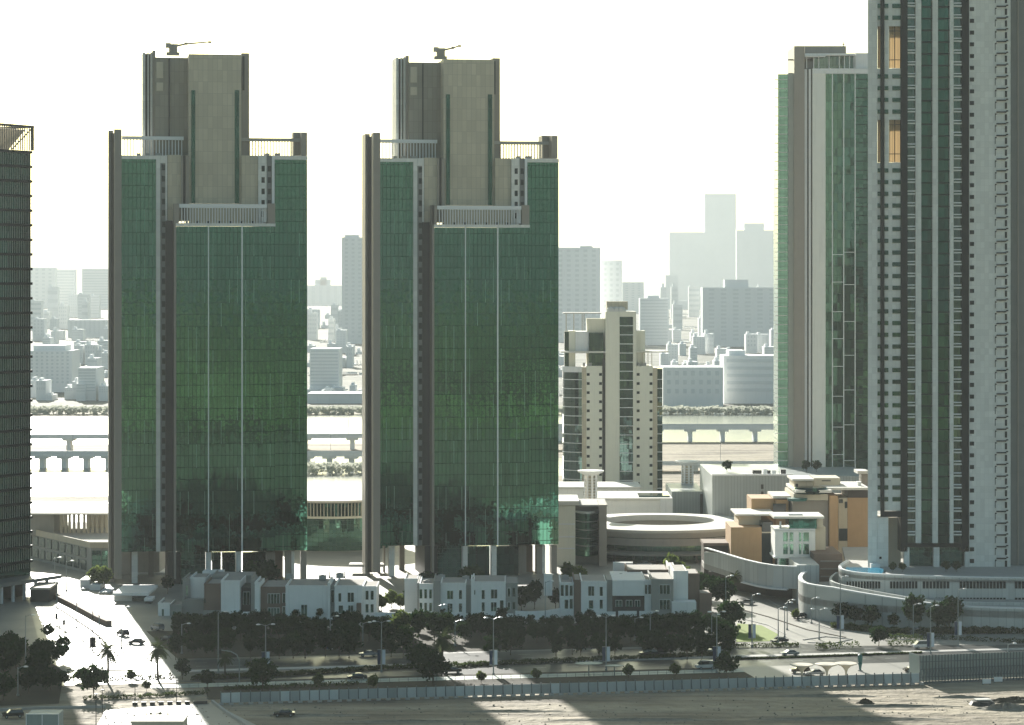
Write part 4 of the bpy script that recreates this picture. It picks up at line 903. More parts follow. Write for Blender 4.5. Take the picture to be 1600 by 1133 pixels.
# ---------------------------------------------------------------- pool podium
def pool_podium():
    t = thing('pool_podium', 'curved pale podium with window bands and a roof pool, under the tall white tower', 'podium')
    def sm(P, n=6):
        out = []
        for i in range(len(P) - 1):
            p0 = P[max(i - 1, 0)]; p1 = P[i]; p2 = P[i + 1]; p3 = P[min(i + 2, len(P) - 1)]
            for k in range(n):
                u = k / n
                out.append(tuple(.5 * ((2 * p1[j]) + (-p0[j] + p2[j]) * u + (2 * p0[j] - 5 * p1[j] + 4 * p2[j] - p3[j]) * u * u + (-p0[j] + 3 * p1[j] - 3 * p2[j] + p3[j]) * u ** 3) for j in (0, 1)))
        return out + [P[-1]]
    def D2(lst): return [(X(p, d), d) for p, d in lst]
    up = sm(D2([(1322, 745), (1311, 733), (1313, 723), (1335, 715), (1376, 710), (1450, 706), (1540, 703), (1640, 701)]))
    zt = 11.6
    MB().wall(up, 1.0, 0, zt).build('upper_wall', M['podium'], t)
    MB().wall([(x, y - .1) for x, y in up], .8, zt, zt + .35).build('coping', M['white'], t)
    poly = up + [(X(1640, 790), 790), (X(1316, 790), 790)]
    MB().prism(poly, zt - 1.4, zt - .5).build('deck', M['concrete'], t)
    def on(px):   # point of the upper wall seen at column px
        best = min(range(len(up) - 1), key=lambda i: abs((up[i][0] / up[i][1] * F + CX) - px) if up[i][1] < 728 else 1e9)
        a, b = up[best], up[best + 1]; return a, math.atan2(b[1] - a[1], b[0] - a[0])
    for y0, y1, groups in ((908.5, 919.5, ((1322, 1376, 12), (1390, 1434, 9), (1441, 1484, 8), (1499, 1572, 14), (1585, 1640, 10))), (934, 943, ((1461, 1484, 5), (1499, 1572, 14), (1585, 1640, 10)))):
        for g0, g1, n in groups:
            for i in range(n):
                px = g0 + (g1 - g0) * (i + .5) / n; (x, y), an = on(px)
                # exact point on wall line at this column
                tt = (px - CX) / F; ex = math.cos(an); ey = math.sin(an); s_ = (tt * y - x) / (ex - tt * ey); x += ex * s_; y += ey * s_
                wd = (g1 - g0) / n * .72 * .177; za = Z(y1, y); zb = Z(y0, y)
                o = MB().box(-wd / 2, wd / 2, -.12, .15, za, zb).build('window', M['black'], t); o.location = (x, y, 0); o.rotation_euler = (0, 0, an)
    lo = sm(D2([(1258, 742), (1248, 728), (1249, 716), (1262, 707), (1300, 699), (1350, 692), (1430, 685), (1530, 679), (1640, 675)]))
    n = len(lo); zz = []
    for x, y in lo:
        px = x / y * F + CX; zz.append(9.2 if px < 1300 else 9.2 - min(1, (px - 1300) / 180) * 2.8)
    MB().wall(lo, .9, 0, zz).build('ramp_wall', M['podium'], t); MB().wall([(x, y - .1) for x, y in lo], 1.15, [z + .01 for z in zz], [z + .4 for z in zz]).build('ramp_coping', M['white'], t)
    m = sm(D2([(1306, 742), (1297, 730), (1299, 719), (1330, 707), (1390, 698), (1460, 692), (1640, 688)]))
    MB().wall(m, .7, 0, [8.8 if x / y * F + CX < 1330 else max(6.6, 8.8 - (x / y * F + CX - 1330) * .016) for x, y in m]).build('inner_wall', M['podium'], t)
    MB().prism(lo + [(X(1640, 715), 715)] + [(X(1310, 745), 745)], 4.0, 5.8).build('ramp_deck', M['concrete'], t)
    pool = sm(D2([(1323, 728), (1322, 722), (1335, 717.5), (1355, 715), (1378, 713.5), (1380, 727)]), 4)
    MB().prism(pool, zt - .45, zt + .12).build('pool', M['pool'], t)
    MB().box(X(1358, 735), X(1372, 735), 731, 735, zt - .5, zt + .8).build('pool_canopy', M['white'], t)
pool_podium()

# ---------------------------------------------------------------- hoardings along the building site
def hoarding():
    fr = Fr(345, 563.5, 0); 
    x0, y0 = X(345, 563.5), 563.5; x1, y1 = X(1437, 592), 592
    th = math.atan2(y1 - y0, x1 - x0); L = math.hypot(x1 - x0, y1 - y0)
    t = thing('site_hoarding', 'long pale sheet hoarding with dark posts between the boulevard and the sandy site', 'fence', (x0, y0, 0), th)
    n = 74; w_ = L / n; rnd = random.Random(2)
    ms = []
    for i in range(5):
        m = plain('hoarding_sheet', sc3((.42, .47, .47), .72 + .14 * i), .6, .1)
        ms.append(MB().box(.12, w_ - .12, -.04, .04, .22, 2.45).mesh('panel', m))
    for i in range(n): link('panel', ms[rnd.choice((0, 1, 1, 2, 2, 3, 4))], t, (i * w_, 0, 0))
    pm = MB().box(-.11, .11, -.1, .1, 0, 2.8).box(-.06, .06, -1.3, -.1, .05, .25).tube([(0, -1.25, .2), (0, -.08, 2.0)], .05).mesh('post', M['fencepost'])
    reps('post', pm, t, [(i * w_, 0.0, 0) for i in range(n + 1)])
    kb = MB().box(-.5, .5, -.5, .45, 0, .4).mesh('ballast', M['concrete'])
    reps('ballast', kb, t, [(i * w_, -1.0, 0) for i in range(0, n + 1)])
    x0, y0 = X(1437, 594), 594; x1, y1 = X(1660, 603), 603; th = math.atan2(y1 - y0, x1 - x0); L = math.hypot(x1 - x0, y1 - y0)
    t = thing('tall_hoarding', 'tall dark greenish scaffold hoarding with close vertical ribs at the lower right', 'fence', (x0, y0, 0), th)
    MB().box(0, L, -.05, .05, .25, 6.2).build('sheet', M['hoard2'], t); MB().box(-.05, .05, 0, 6, 0.2, 6.2).build('end_sheet', M['hoard2'], t)
    pm = MB().box(-.09, .09, -.3, -.06, 0, 6.3).tube([(0, -2.2, .1), (0, -.2, 3.6)], .07).box(-.3, .3, -2.4, -1.9, 0, .5).mesh('rib', M['fencepost'])
    reps('rib', pm, t, [(i * L / 46, 0, 0) for i in range(47)])
    for z in (1.2, 3.0, 4.7): MB().box(0, L, -.42, -.31, z, z + .14).build('rail', M['fencepost'], t)
M['hoard2'] = plain('green_grey_sheet', (.33, .39, .37), .6, .15)
hoarding()
mb = MB()
def railing(u0, u1, wq, label):
    t = thing('railing', label, 'railing', (*RW(u0, wq), 0), TH)
    L = u1 - u0; MB().tube([(0, 0, 1.1), (L, 0, 1.1)], .04).tube([(0, 0, .6), (L, 0, .6)], .03).build('rail', M['fencepost'], t)
    pm = MB().box(-.04, .04, -.04, .04, 0, 1.15).mesh('post', M['fencepost']); reps('post', pm, t, [(i * 2.2, 0, 0) for i in range(int(L / 2.2) + 1)][:100])
railing(-78, 58, 20.3, 'thin dark railing along the near edge of the pale footpath')

# ---------------------------------------------------------------- vegetation
def crown_mesh(name, m, rx, ry, rz, zc, nc, nl, sz, seed, flat=0.0):
    rnd = random.Random(seed); mb = MB()
    for i in range(nc):
        while True:
            p = Vector((rnd.uniform(-1, 1), rnd.uniform(-1, 1), rnd.uniform(-1, 1)))
            if .25 < p.length < 1: break
        p = p * (.55 + .45 * rnd.random()) / max(p.length, .5) if rnd.random() < .6 else p * .8
        c = Vector((p.x * rx, p.y * ry, zc + p.z * rz)); cr = rnd.uniform(.28, .5) * rx * .8
        for j in range(nl):
            q = Vector((rnd.gauss(0, 1), rnd.gauss(0, 1), rnd.gauss(0, .8))); q = q.normalized() * cr * rnd.random() ** .5
            o = c + q; s = sz * rnd.uniform(.6, 1.3)
            a = Vector((rnd.uniform(-1, 1), rnd.uniform(-1, 1), rnd.uniform(-1, 1))).normalized(); b = a.cross(Vector((rnd.uniform(-1, 1), rnd.uniform(-1, 1), rnd.uniform(-1, 1)))).normalized()
            mb.quad(tuple(o - a * s), tuple(o - b * s * .5), tuple(o + a * s), tuple(o + b * s * .5))
    return mb.mesh(name, M[m])
def trunk_mesh(h, r, seed, spread=1.2):
    rnd = random.Random(seed); mb = MB().tube([(0, 0, 0), (.1, .05, h * .5), (0, 0, h)], r, r * .6)
    for i in range(5):
        a = i * 1.26 + rnd.random(); mb.tube([(0, 0, h * .75), (math.cos(a) * spread * .5, math.sin(a) * spread * .5, h * 1.05), (math.cos(a) * spread, math.sin(a) * spread, h * 1.4)], r * .45, r * .12, 5)
    return mb.mesh('trunk', M['bark'])
protos = []
TV = [('leaf', 3.2, 2.6, 4.6), ('leaf', 2.7, 2.9, 4.9), ('leaf', 3.6, 2.3, 4.2), ('leaf2', 2.4, 2.1, 3.8), ('leaf', 2.2, 3.4, 5.2)]
cms = [crown_mesh('crown', m, r, r * .95, rz, zc, 46, 24, .50, 10 + i) for i, (m, r, rz, zc) in enumerate(TV)]
tms = [trunk_mesh(2.6, .2, i) for i in range(3)]
def tree(x, y, label, kind=0, s=1.0, z=0, group=None, name='broadleaf_tree', sz=1.0):
    t = thing(name, label, 'tree', (x, y, z), random.uniform(0, 6.3), group)
    link('trunk', tms[kind % 3], t); link('crown', cms[kind], t); t.scale = (s, s, s * sz); return t
random.seed(11)
# the dark belt between villas and boulevard: zones with a landmark each
zones = [
 (268, 318, 'below the leftmost villa'), (318, 345, 'below the brown cube of the second villa'), (345, 405, 'below the villa with the tall white frame'), (405, 447, 'below the brown and white villa windows'),
 (447, 515, 'below the large blank white villa wall'), (515, 585, 'below the white villa with a corner bay'), (585, 640, 'below the sunlit garden gap'), (640, 690, 'below the villa with the sunlit pink roof'), (690, 740, 'below the vertical slot of the centre villa'),
 (740, 805, 'below the right half of the centre villa'), (805, 876, 'below the curved garden wall'), (876, 950, 'below the narrow villa with green windows'), (950, 1018, 'below the villa with a blank upper floor'), (1018, 1080, 'below the brown corner villa'), (1080, 1150, 'beside the cross street lawn')]
for a, b, lm in zones:
    for row, ty, yb, n in ((0, 'back row', 988, 4), (1, 'middle row', 1006, 3), (2, 'front row', 1028, 3)):
        nn = n if b - a > 52 else max(1, n - 1)
        for i in range(nn):
            px = a + (b - a) * (i + .5 + random.uniform(-.25, .25)) / nn; py = yb + random.uniform(-5, 5)
            if row == 2 and (640 < px < 760 or random.random() < .2): continue
            if row == 1 and 640 < px < 760: py = 1002
            pos = ['only'] if nn == 1 else (['left', 'right'] if nn == 2 else ['left', 'middle', 'right'] if nn == 3 else ['leftmost', 'left middle', 'right middle', 'rightmost'])
            x, y = G(px, py)
            tree(x, y, f'dark tree {lm}, {pos[i]} in the {ty}', random.choice((0, 1, 2, 4)), random.uniform(.85, 1.15) * (.66, .85, .85)[row], group='dark trees in the belt below the villas')
extra = [
 (596, 955, 3, .8, 'sunlit yellow green tree at the left of the garden gap between villas'), (612, 950, 3, .85, 'sunlit tree in the middle of the garden gap between villas'), (626, 953, 3, .75, 'sunlit yellow green tree at the right of the garden gap'),
 (644, 958, 1, .95, 'dark upright tree against the white side wall of the pink roofed villa'), (628, 998, 3, 1.2, 'tall tree with sunlit right edge below the pale garden wall'), (690, 1058, 2, .1, ''),
 (815, 955, 0, 1.0, 'dark tree above the curved garden wall, left of two'), (835, 952, 4, 1.0, 'dark tree above the curved garden wall, right of two'), (868, 953, 1, .8, 'dark tree left of the villa with green windows'),
 (1052, 915, 3, 1.6, 'large feathery green tree in front of the ring roofed mall'), (1075, 925, 3, 1.2, 'green tree right of the large feathery tree by the ring roofed mall'), (1096, 935, 0, 1.1, 'dark tree right of the brown end villa'), (1112, 945, 1, 1.1, 'dark tree behind the lamp near the cross street, left of three'), (1130, 950, 0, 1.2, 'dark tree behind the lamp near the cross street, middle of three'), (1142, 985, 2, 1.2, 'large dark tree at the corner of the cross street lawn'),
 (1136, 1003, 2, .7, 'rounded shrub tree at the lower left of the lawn'), (1334, 880, 2, 1.7, 'dark tree beside the ochre building, just left of the tall white tower'), (1322, 892, 0, .9, 'dark low tree left of the roof pool'),
 (395, 925, 2, 1.3, 'dark leafy tree behind the villas under the left twin tower'), (418, 922, 0, 1.3, 'dark tree behind the villa with the framed recess'), (735, 925, 2, 1.2, 'dark bush behind the centre villa under the right twin tower'), (668, 922, 0, .8, 'dark bush behind the pink roofed villa'), (890, 915, 3, 1.2, 'green tree at the foot of the stone mall block, left of two'), (905, 920, 3, 1.1, 'green tree at the foot of the stone mall block, right of two'),
 (150, 918, 3, 1.1, 'olive green tree in front of the left mall, left of two'), (163, 920, 3, 1.1, 'olive green tree in front of the left mall, right of two'), (262, 928, 1, .7, 'small dark tree left of the first villa'),
 # left foreground
 (75, 998, 0, .55, 'small round tree on the sunlit pavement, beside the canopy of the louvred tower'), (62, 1042, 0, .95, 'dark tree below the louvred tower, leftmost of the sunlit edged clump'), (82, 1040, 2, .85, 'dark tree below the louvred tower, second of the sunlit edged clump'), (98, 1036, 4, .8, 'dark tree with bright gaps, right of the clump below the louvred tower'), (25, 1045, 1, 1.0, 'dark tree in deep shade at the left photo edge, upper'), (8, 1060, 0, 1.2, 'dark tree in deep shade at the left photo edge, lower'), (60, 1062, 2, 1.0, 'dark low tree in shade left of the round street tree'),
 (123, 1066, 3, .5, 'small round topped street tree left of the large palm'), (205, 1066, 3, .5, 'small round topped street tree between the two left palms'), (146, 1090, 0, 1.05, 'large dark round tree overlapping the footpath at the lower left'), (229, 1080, 3, .42, 'small round bush on the footpath edge, left of the hoarding'), (285, 1062, 0, .7, 'dark round tree at the right edge of the sunlit street mouth'),
 (410, 1082, 0, 1.1, 'wide dark tree overhanging the left part of the hoarding'), (324, 1078, 1, .6, 'small dark tree beside the left end of the hoarding'), (497, 1075, 3, .55, 'small dark tree at the verge, left of the front lamp with a banner'), (583, 1078, 3, .6, 'small upright dark tree behind the hoarding, left of the garden gap'), (676, 1072, 2, 1.2, 'broad dark bushy tree behind the hoarding left of the palm'), (752, 1068, 3, .5, 'small sunlit tree on the verge below the lamp with two heads'), (655, 1048, 2, 1.0, 'broad dark bush left of the sunlit road patch'), (838, 1064, 3, .5, 'small dark verge tree left of the thin oval canopy'), (982, 1060, 3, .55, 'round dark verge tree, left of two before the white van'), (1055, 1058, 3, .55, 'round dark verge tree, right of two before the white van'), (1135, 1060, 2, .9, 'wide dark bush at the left end of the sunlit forecourt'),
 (15, 1030, 1, .9, 'dark tree at the left photo edge behind the shaded lamp'), (45, 1085, 0, .9, 'dark low tree in shade beside the white framed site cabin, left'), (78, 1082, 2, .8, 'dark low tree in shade beside the white framed site cabin, right'), (5, 1095, 2, .9, 'dark bush at the lower left corner above the dark vehicle'), (100, 1072, 0, .5, 'small dark shrub at the shadow edge left of the small street tree'),
 (462, 966, 0, .35, 'small bush before the blank villa wall, left of two'), (500, 966, 0, .4, 'small bush before the blank villa wall, right of two'), (546, 966, 3, .4, 'small bush in the front garden of the corner bay villa'), (694, 966, 0, .4, 'small bush beside the centre villa door'), (745, 964, 0, .35, 'small bush below the slot of the centre villa'), (950, 962, 0, .4, 'small bush before the dark glazed villa ground floor'),
 # in front of podium
 (1316, 976, 0, .85, 'small dark tree in front of the curved ramp wall, leftmost'), (1336, 980, 1, .75, 'dark tree in front of the ramp wall, second from left'), (1362, 982, 0, .9, 'dark tree in front of the ramp wall, third from left'), (1397, 985, 1, .6, 'slim small tree in front of the ramp wall, left of the conical tree'), (1428, 988, 4, 1.25, 'tall conical dark tree in front of the podium'), (1466, 990, 0, 1.2, 'left of the two big dark trees covering the lower podium windows'), (1484, 988, 1, 1.25, 'right of the two big dark trees covering the lower podium windows'), (1520, 985, 0, .75, 'round dark tree in front of the podium, left of two'), (1548, 985, 0, .65, 'round dark tree in front of the podium, right of two'), (1373, 1010, 2, .75, 'umbrella shaped small tree on the sunlit median'), (1164, 962, 0, .4, ''), (1243, 968, 3, .5, 'round bright green bush at the tip of the curved ramp wall')]
for px, py, k, s, lb in extra:
    if lb: x, y = G(px, py); tree(x, y, lb, k, s)
for px, lb in ((1395, 'low dark shrub on the podium roof at the foot of the tall white tower, left'), (1410, 'low dark shrub on the podium roof at the foot of the tall white tower, right'), (1478, 'dark planting on the podium roof by the tower lobby, left'), (1495, 'dark planting on the podium roof by the tower lobby, right')):
    tree(X(px, 722), 722, lb, 0 if px > 1440 else 3, .45, 11.1, name='shrub')
for px, lb in ((1260, 'dark roof shrub at the foot of the green glass back tower, left of two'), (1276, 'dark roof shrub at the foot of the green glass back tower, right of two'), (1136, 'left roof plant on the pale ribbed metal building')):
    tree(X(px, 925), 925, lb, 0, .6, Z(744, 905), name='shrub')

def palm_proto():
    t = thing('palm_tree', '', 'palm')
    MB().tube([(0, 0, 0), (.12, 0, 3), (0, .1, 6.2)], .26, .18, 8).build('trunk', M['bark'], t)
    rnd = random.Random(5); mb = MB()
    for i in range(34):
        a = i * 2.4; el = rnd.uniform(-.5, 1.2); L = rnd.uniform(2.6, 3.5); pr = Vector((0, 0, 6.2)); d = Vector((math.cos(a) * math.cos(el), math.sin(a) * math.cos(el), math.sin(el)))
        side = Vector((-math.sin(a), math.cos(a), 0)); n = 9
        for k in range(n):
            d = (d + Vector((0, 0, -.16))).normalized(); nx = pr + d * L / n; wd = .75 * math.sin(math.pi * (k + 1.2) / (n + 1.5))
            for sg in (-1, 1):
                tip = (pr + nx) / 2 + side * sg * wd + Vector((0, 0, -.25 * wd)) + d * .25
                mb.quad(tuple(pr), tuple(nx), tuple(tip))
            pr = nx
    mb.build('crown', M['palm'], t); return t
pp = palm_proto(); first = True
for px, py, s, lb in ((168, 1067, 1.25, 'large sunlit palm on the corner of the bright street, left of two'), (247, 1063, 1.2, 'palm at the shadow edge of the bright street, right of two'), (692, 1052, 1.35, 'wide palm in front of the sunlit road patch, centre'), (352, 1060, .8, 'dim small palm in the shaded verge beside the curved signal mast'), (1148, 930, .9, 'small palm below the curved concrete podium'), (1560, 978, .6, 'left of three tiny palms before the podium at the right edge'), (1573, 979, .6, 'middle of three tiny palms before the podium at the right edge'), (1586, 980, .6, 'right of three tiny palms before the podium at the right edge'), (300, 925, .7, 'small palm under the left twin tower behind the first villa')):
    x, y = G(px, py)
    if first: pp.location = (x, y, 0); pp.scale = (s,) * 3; pp['label'] = lb; first = False
    else: dup(pp, (x, y, 0), random.uniform(0, 6), lb, scale=s)

# hedges: leafy boxes
def hedge(label, pts, h, wd, n=None, m='hedge'):
    P = [Vector(G(*p)) for p in pts]; L = sum((P[i + 1] - P[i]).length for i in range(len(P) - 1)); n = n or int(L * 26); rnd = random.Random(n); mb = MB()
    for i in range(n):
        k = rnd.random() * (len(P) - 1); a = int(k); c = P[a].lerp(P[a + 1], k - a); x = c.x + rnd.uniform(-.5, .5) * .4; y = c.y + rnd.uniform(-.5, .5) * wd; z = h * rnd.random() ** .7 * (1 - .25 * math.sin(c.x * .9) ** 2); s = rnd.uniform(.2, .42)
        u = Vector((rnd.uniform(-1, 1), rnd.uniform(-1, 1), rnd.uniform(-1, 1))).normalized(); v = u.cross(Vector((rnd.random(), rnd.random(), 1))).normalized(); o = Vector((x, y, z))
        mb.quad(tuple(o - u * s), tuple(o - v * s * .6), tuple(o + u * s), tuple(o + v * s * .6))
    o = mb.build('hedge', M[m]); return tag(o, label, 'hedge')
hedge('clipped hedge under the left palms along the bright street mouth', [(95, 1062), (170, 1063), (270, 1060)], 1.2, 1.6)
hedge('short sunlit hedge right of the central palm', [(702, 1045), (765, 1040)], 1.2, 1.6)
hedge('low hedge below the cross street lawn', [(1092, 1014), (1150, 1012), (1205, 1011), (1248, 1010)], 1.1, 1.6)
hedge('clipped dark hedge with rounded shrubs, centre of the sunlit boulevard', [(1274, 1015), (1300, 1013), (1345, 1012)], 1.7, 3)
hedge('long double clipped hedge left of the tall banner lamp', [(1388, 1009), (1450, 1008)], 1.6, 3)
hedge('hedge row in shade along the median at the right edge', [(1385, 998), (1470, 999), (1560, 1004), (1640, 1008)], 1.3, 2.5)
hedge('thin planting strip along the median of the sunlit boulevard', [(1150, 1031), (1250, 1028), (1330, 1025), (1440, 1021)], .45, .8, 2200)
hedge('ground hedge along the railing left of the hoarding', [(130, 1094), (230, 1090), (325, 1084)], .9, 2)
hedge('long dark shaded hedge at the foot of the ramp wall', [(1300, 982), (1400, 991), (1500, 990), (1600, 989)], 1.8, 4, 8000)
hedge('shaded hedge between carriageways in the middle of the photo', [(300, 1062), (450, 1056), (600, 1046), (800, 1038), (1000, 1030), (1140, 1024)], 1.1, 2.5, 9000)
hedge('dark verge hedge behind the left half of the hoarding', [(350, 1078), (430, 1076), (560, 1070)], 1.0, 2.5)

# ---------------------------------------------------------------- street lamps
def lamp_mesh(h, double, banner):
    parts = [('pole', MB().tube([(0, 0, 0), (0, 0, h * .5), (0, 0, h)], .17, .09, 8).cyl(0, 0, 0, .5, .3).mesh('pole', M['pole']))]
    for sg in ((-1, 1) if double else (1,)):
        parts.append(('lamp_arm', MB().tube([(0, 0, h - .3), (sg * .9, 0, h + .1), (sg * 1.5, 0, h + .15)], .07).mesh('lamp_arm', M['pole'])))
        parts.append(('lamp_head', MB().lathe([(.01, -.12), (.5, -.1), (.55, .05), (.3, .18), (.01, .2)], 10, (sg * 1.75, 0, h + .1)).mesh('lamp_head', M['lampwhite'])))
    if banner:
        zb = h * .42
        parts.append(('banner', MB().box(.2, .95, -.03, .03, zb - 3.2, zb + .2).mesh('banner', M['banner' if banner == 1 else 'banner'])))
        parts.append(('banner', MB().box(-.95, -.2, -.03, .03, zb - 3.2, zb + .2).mesh('banner', M['bannerdark'])))
        parts.append(('bracket', MB().box(-1, 1, -.05, .05, zb + .22, zb + .32).box(-1, 1, -.05, .05, zb - 3.32, zb - 3.22).mesh('bracket', M['pole'])))
    return parts
cache = {}
def lamp(px, yb, yt, label, double=False, banner=0):
    x, y = G(px, yb); h = round((yb - yt) / F * y * 2) / 2; key = (h, double, banner)
    if key not in cache: cache[key] = lamp_mesh(*key)
    t = thing('street_lamp', label, 'street lamp', (x, y, 0), TH, 'street lamps')
    for nm, me in cache[key]: link(nm, me, t)
for a in ((284, 1022, 975, 'single headed lamp below the first villa at the left end of the row'), (341, 1052, 958, 'tall lamp just left of the curved signal mast'), (415, 1052, 975, 'double lamp with white banner, beside the brown windows villa', True, 1),
  (516, 1016, 962, 'banner lamp in the dark belt below the large blank villa wall', False, 1), (567, 1010, 973, 'plain lamp below the corner bay villa, left of the front banner lamp'), (596, 1050, 972, 'banner lamp directly left of the garden gap', True, 1), (636, 995, 975, 'short lamp below the pale garden wall'),
  (685, 1000, 945, 'slim tall lamp against the brown edge of the pink roofed villa'), (711, 1010, 971, 'single headed lamp right above the central palm'), (771, 1055, 965, 'double headed lamp with white banner below the centre villa', True, 1), (852, 992, 908, 'very tall slim lamp in front of the curved garden wall'),
  (947, 1048, 962, 'double lamp with blue white banner in front of the dark windows villa', True, 1), (992, 1002, 966, 'plain lamp below the blank upper floor villa, left of the banner one'), (1016, 1018, 955, 'banner lamp at the foot of the brown corner villa', False, 1), (1112, 1010, 960, 'plain lamp left of the front banner lamp near the white van'), (1120, 1052, 958, 'double banner lamp beside the white van', True, 1),
  (1175, 1012, 928, 'pair mast with banner standing on the lawn', False, 1), (1216, 1008, 950, 'slim lamp on the right tip of the lawn'), (1226, 996, 942, 'slim lamp on the cross street, left of the bush'), (1230, 985, 938, 'slim short lamp in front of the round green bush'), (1268, 975, 935, 'lamp against the start of the curved ramp wall'), (1280, 1000, 952, 'double headed lamp on the traffic island before the ramp wall', True),
  (1313, 1008, 900, 'very tall banner lamp on the hedge before the curved podium', False, 1), (1427, 995, 945, 'single headed lamp behind the silver car'), (1454, 1022, 948, 'lamp with white banner above the tall hoarding', False, 1), (1497, 1010, 922, 'tall lamp with navy banner in front of the podium windows', False, 1), (1575, 1035, 1005, 'short mast above the tall hoarding at right'),
  (40, 1062, 962, 'tall lamp in shade at the foot of the louvred tower', False, 0), (89, 968, 905, 'slim mast at the planter wall, leftmost of three'), (120, 982, 920, 'slim mast at the planter wall, middle of three'), (155, 998, 925, 'slim mast at the planter wall, rightmost of three'), (190, 1014, 950, 'slim lamp between the dark cars on the bright street'), (93, 995, 972, 'short post on the bright pavement'),
  (28, 1088, 1042, 'dim lamp in shade, far lower left'), (104, 880 + 44, 878, 'slim white mast in front of the left mall, right of its twin'), (85, 924, 872, 'slim white mast in front of the left mall, left of its twin'),
  (447, 905, 895, 'short white bollard light on the plaza under the left twin tower') , (515, 903, 893, 'short plaza light between the twin towers, left'), (538, 903, 893, 'short plaza light between the twin towers, right'),
  (1160, 920, 890, 'small lamp below the curved podium wall'), (1134, 975, 900, 'tall slim lamp among the palms left of the cross street')):
    lamp(*a)
# curved signal mast and big black sign
x, y = G(374, 1066); t = thing('signal_mast', 'curved white overhead signal mast in the shaded boulevard', 'signal mast', (x, y, 0), TH)
MB().tube([(0, 0, 0), (0, 0, 5), (-.6, 0, 6.4), (-2, 0, 7.2), (-4.4, 0, 7.6)], .16, .1, 8).build('mast', M['pole'], t); MB().box(-4.7, -4.2, -.2, .2, 6.6, 7.7).build('signal_head', M['black'], t)
x, y = G(145, 1042); t = thing('road_sign', 'dark rectangular road sign seen from behind on a tall pole, bright street', 'sign', (x, y, 0), 0)
MB().tube([(0, 0, 0), (0, 0, 14)], .14, .09, 8).build('pole', M['black'], t); MB().box(-.75, .75, -.08, .08, 4.6, 7.2).build('sign_board', M['darkband'], t)
for px, py, lb in ((88, 975, 'small dark sign board on the bright pavement, upper'), (100, 985, 'small dark sign board on the bright pavement, lower')):
    x, y = G(px, py); t = thing('sign_board', lb, 'sign', (x, y, 0)); MB().box(-.08, .08, -.08, .08, 0, 2).build('post', M['black'], t); MB().box(-.35, .35, -.06, .06, 1.4, 2.9).build('board', M['black'], t)
x, y = G(1344, 1049); t = thing('totem_sign', 'tall teal leaf shaped totem standing on the sunlit forecourt', 'sign', (x, y, 0), .2)
MB().prism([(-.5, -.2), (.5, -.2), (.5, .2), (-.5, .2)], 0, .3).build('base', M['concrete'], t)
mb = MB(); mb.lathe([(.01, .3), (.25, .35), (.35, 1.2), (.55, 1.9), (.4, 2.1), (.55, 2.3), (.62, 3.2), (.5, 3.9), (.2, 4.1), (.01, 4.1)], 10); mb.build('panel', M['teal'], t)

# funnel canopies
for px, py, lb in ((1253, 1060, 'left of the three funnel shaped canopies on the forecourt'), (1292, 1059, 'middle of the three funnel shaped canopies on the forecourt'), (1322, 1058, 'right of the three funnel shaped canopies on the forecourt')):
    x, y = G(px, py); t = thing('funnel_canopy', lb, 'canopy', (x, y, 0), 0, 'funnel canopies')
    MB().lathe([(.22, 0), (.25, 1.2), (.5, 1.9), (1.2, 2.6), (2.6, 3.1), (2.75, 3.25), (2.6, 3.3), (.01, 2.8)], 24).build('membrane', M['umbrella'], t, True); MB().cyl(0, 0, 0, .3, .5).build('base', M['concrete'], t)
x, y = G(920, 1057); t = thing('oval_canopy', 'thin pale oval canopy above the verge, right of centre', 'canopy', (x, y, 0), TH)
o = MB().lathe([(.01, 2.9), (3.2, 3.05), (3.3, 3.15), (.01, 3.3)], 24).build('roof', M['path'], t); o.scale = (1, .7, 1); MB().cyl(0, 0, 0, 2.95, .15).build('post', M['pole'], t)
x, y = G(960, 1057); t = thing('oval_canopy', 'smaller thin oval canopy, right neighbour of the larger one', 'canopy', (x, y, 0), TH)
o = MB().lathe([(.01, 2.4), (2.1, 2.5), (2.2, 2.6), (.01, 2.7)], 24).build('roof', M['path'], t); o.scale = (1, .7, 1); MB().cyl(0, 0, 0, 2.45, .15).build('post', M['pole'], t)
building('bus_shelter', 'flat roofed shelter in the shaded belt right of the brown corner villa lamp', 'shelter', 1020, 640, [('roof', 'concrete', (1022, 1046, 998, 1000.5, 0, 3)), ('post', 'concrete', (1022, 1023.5, 1000.8, None, .2, .6), (1043, 1044.5, 1000.8, None, .2, .6)), ('back_panel', 'slot', (1024, 1042.5, 1001, None, 2.4, 2.6))])

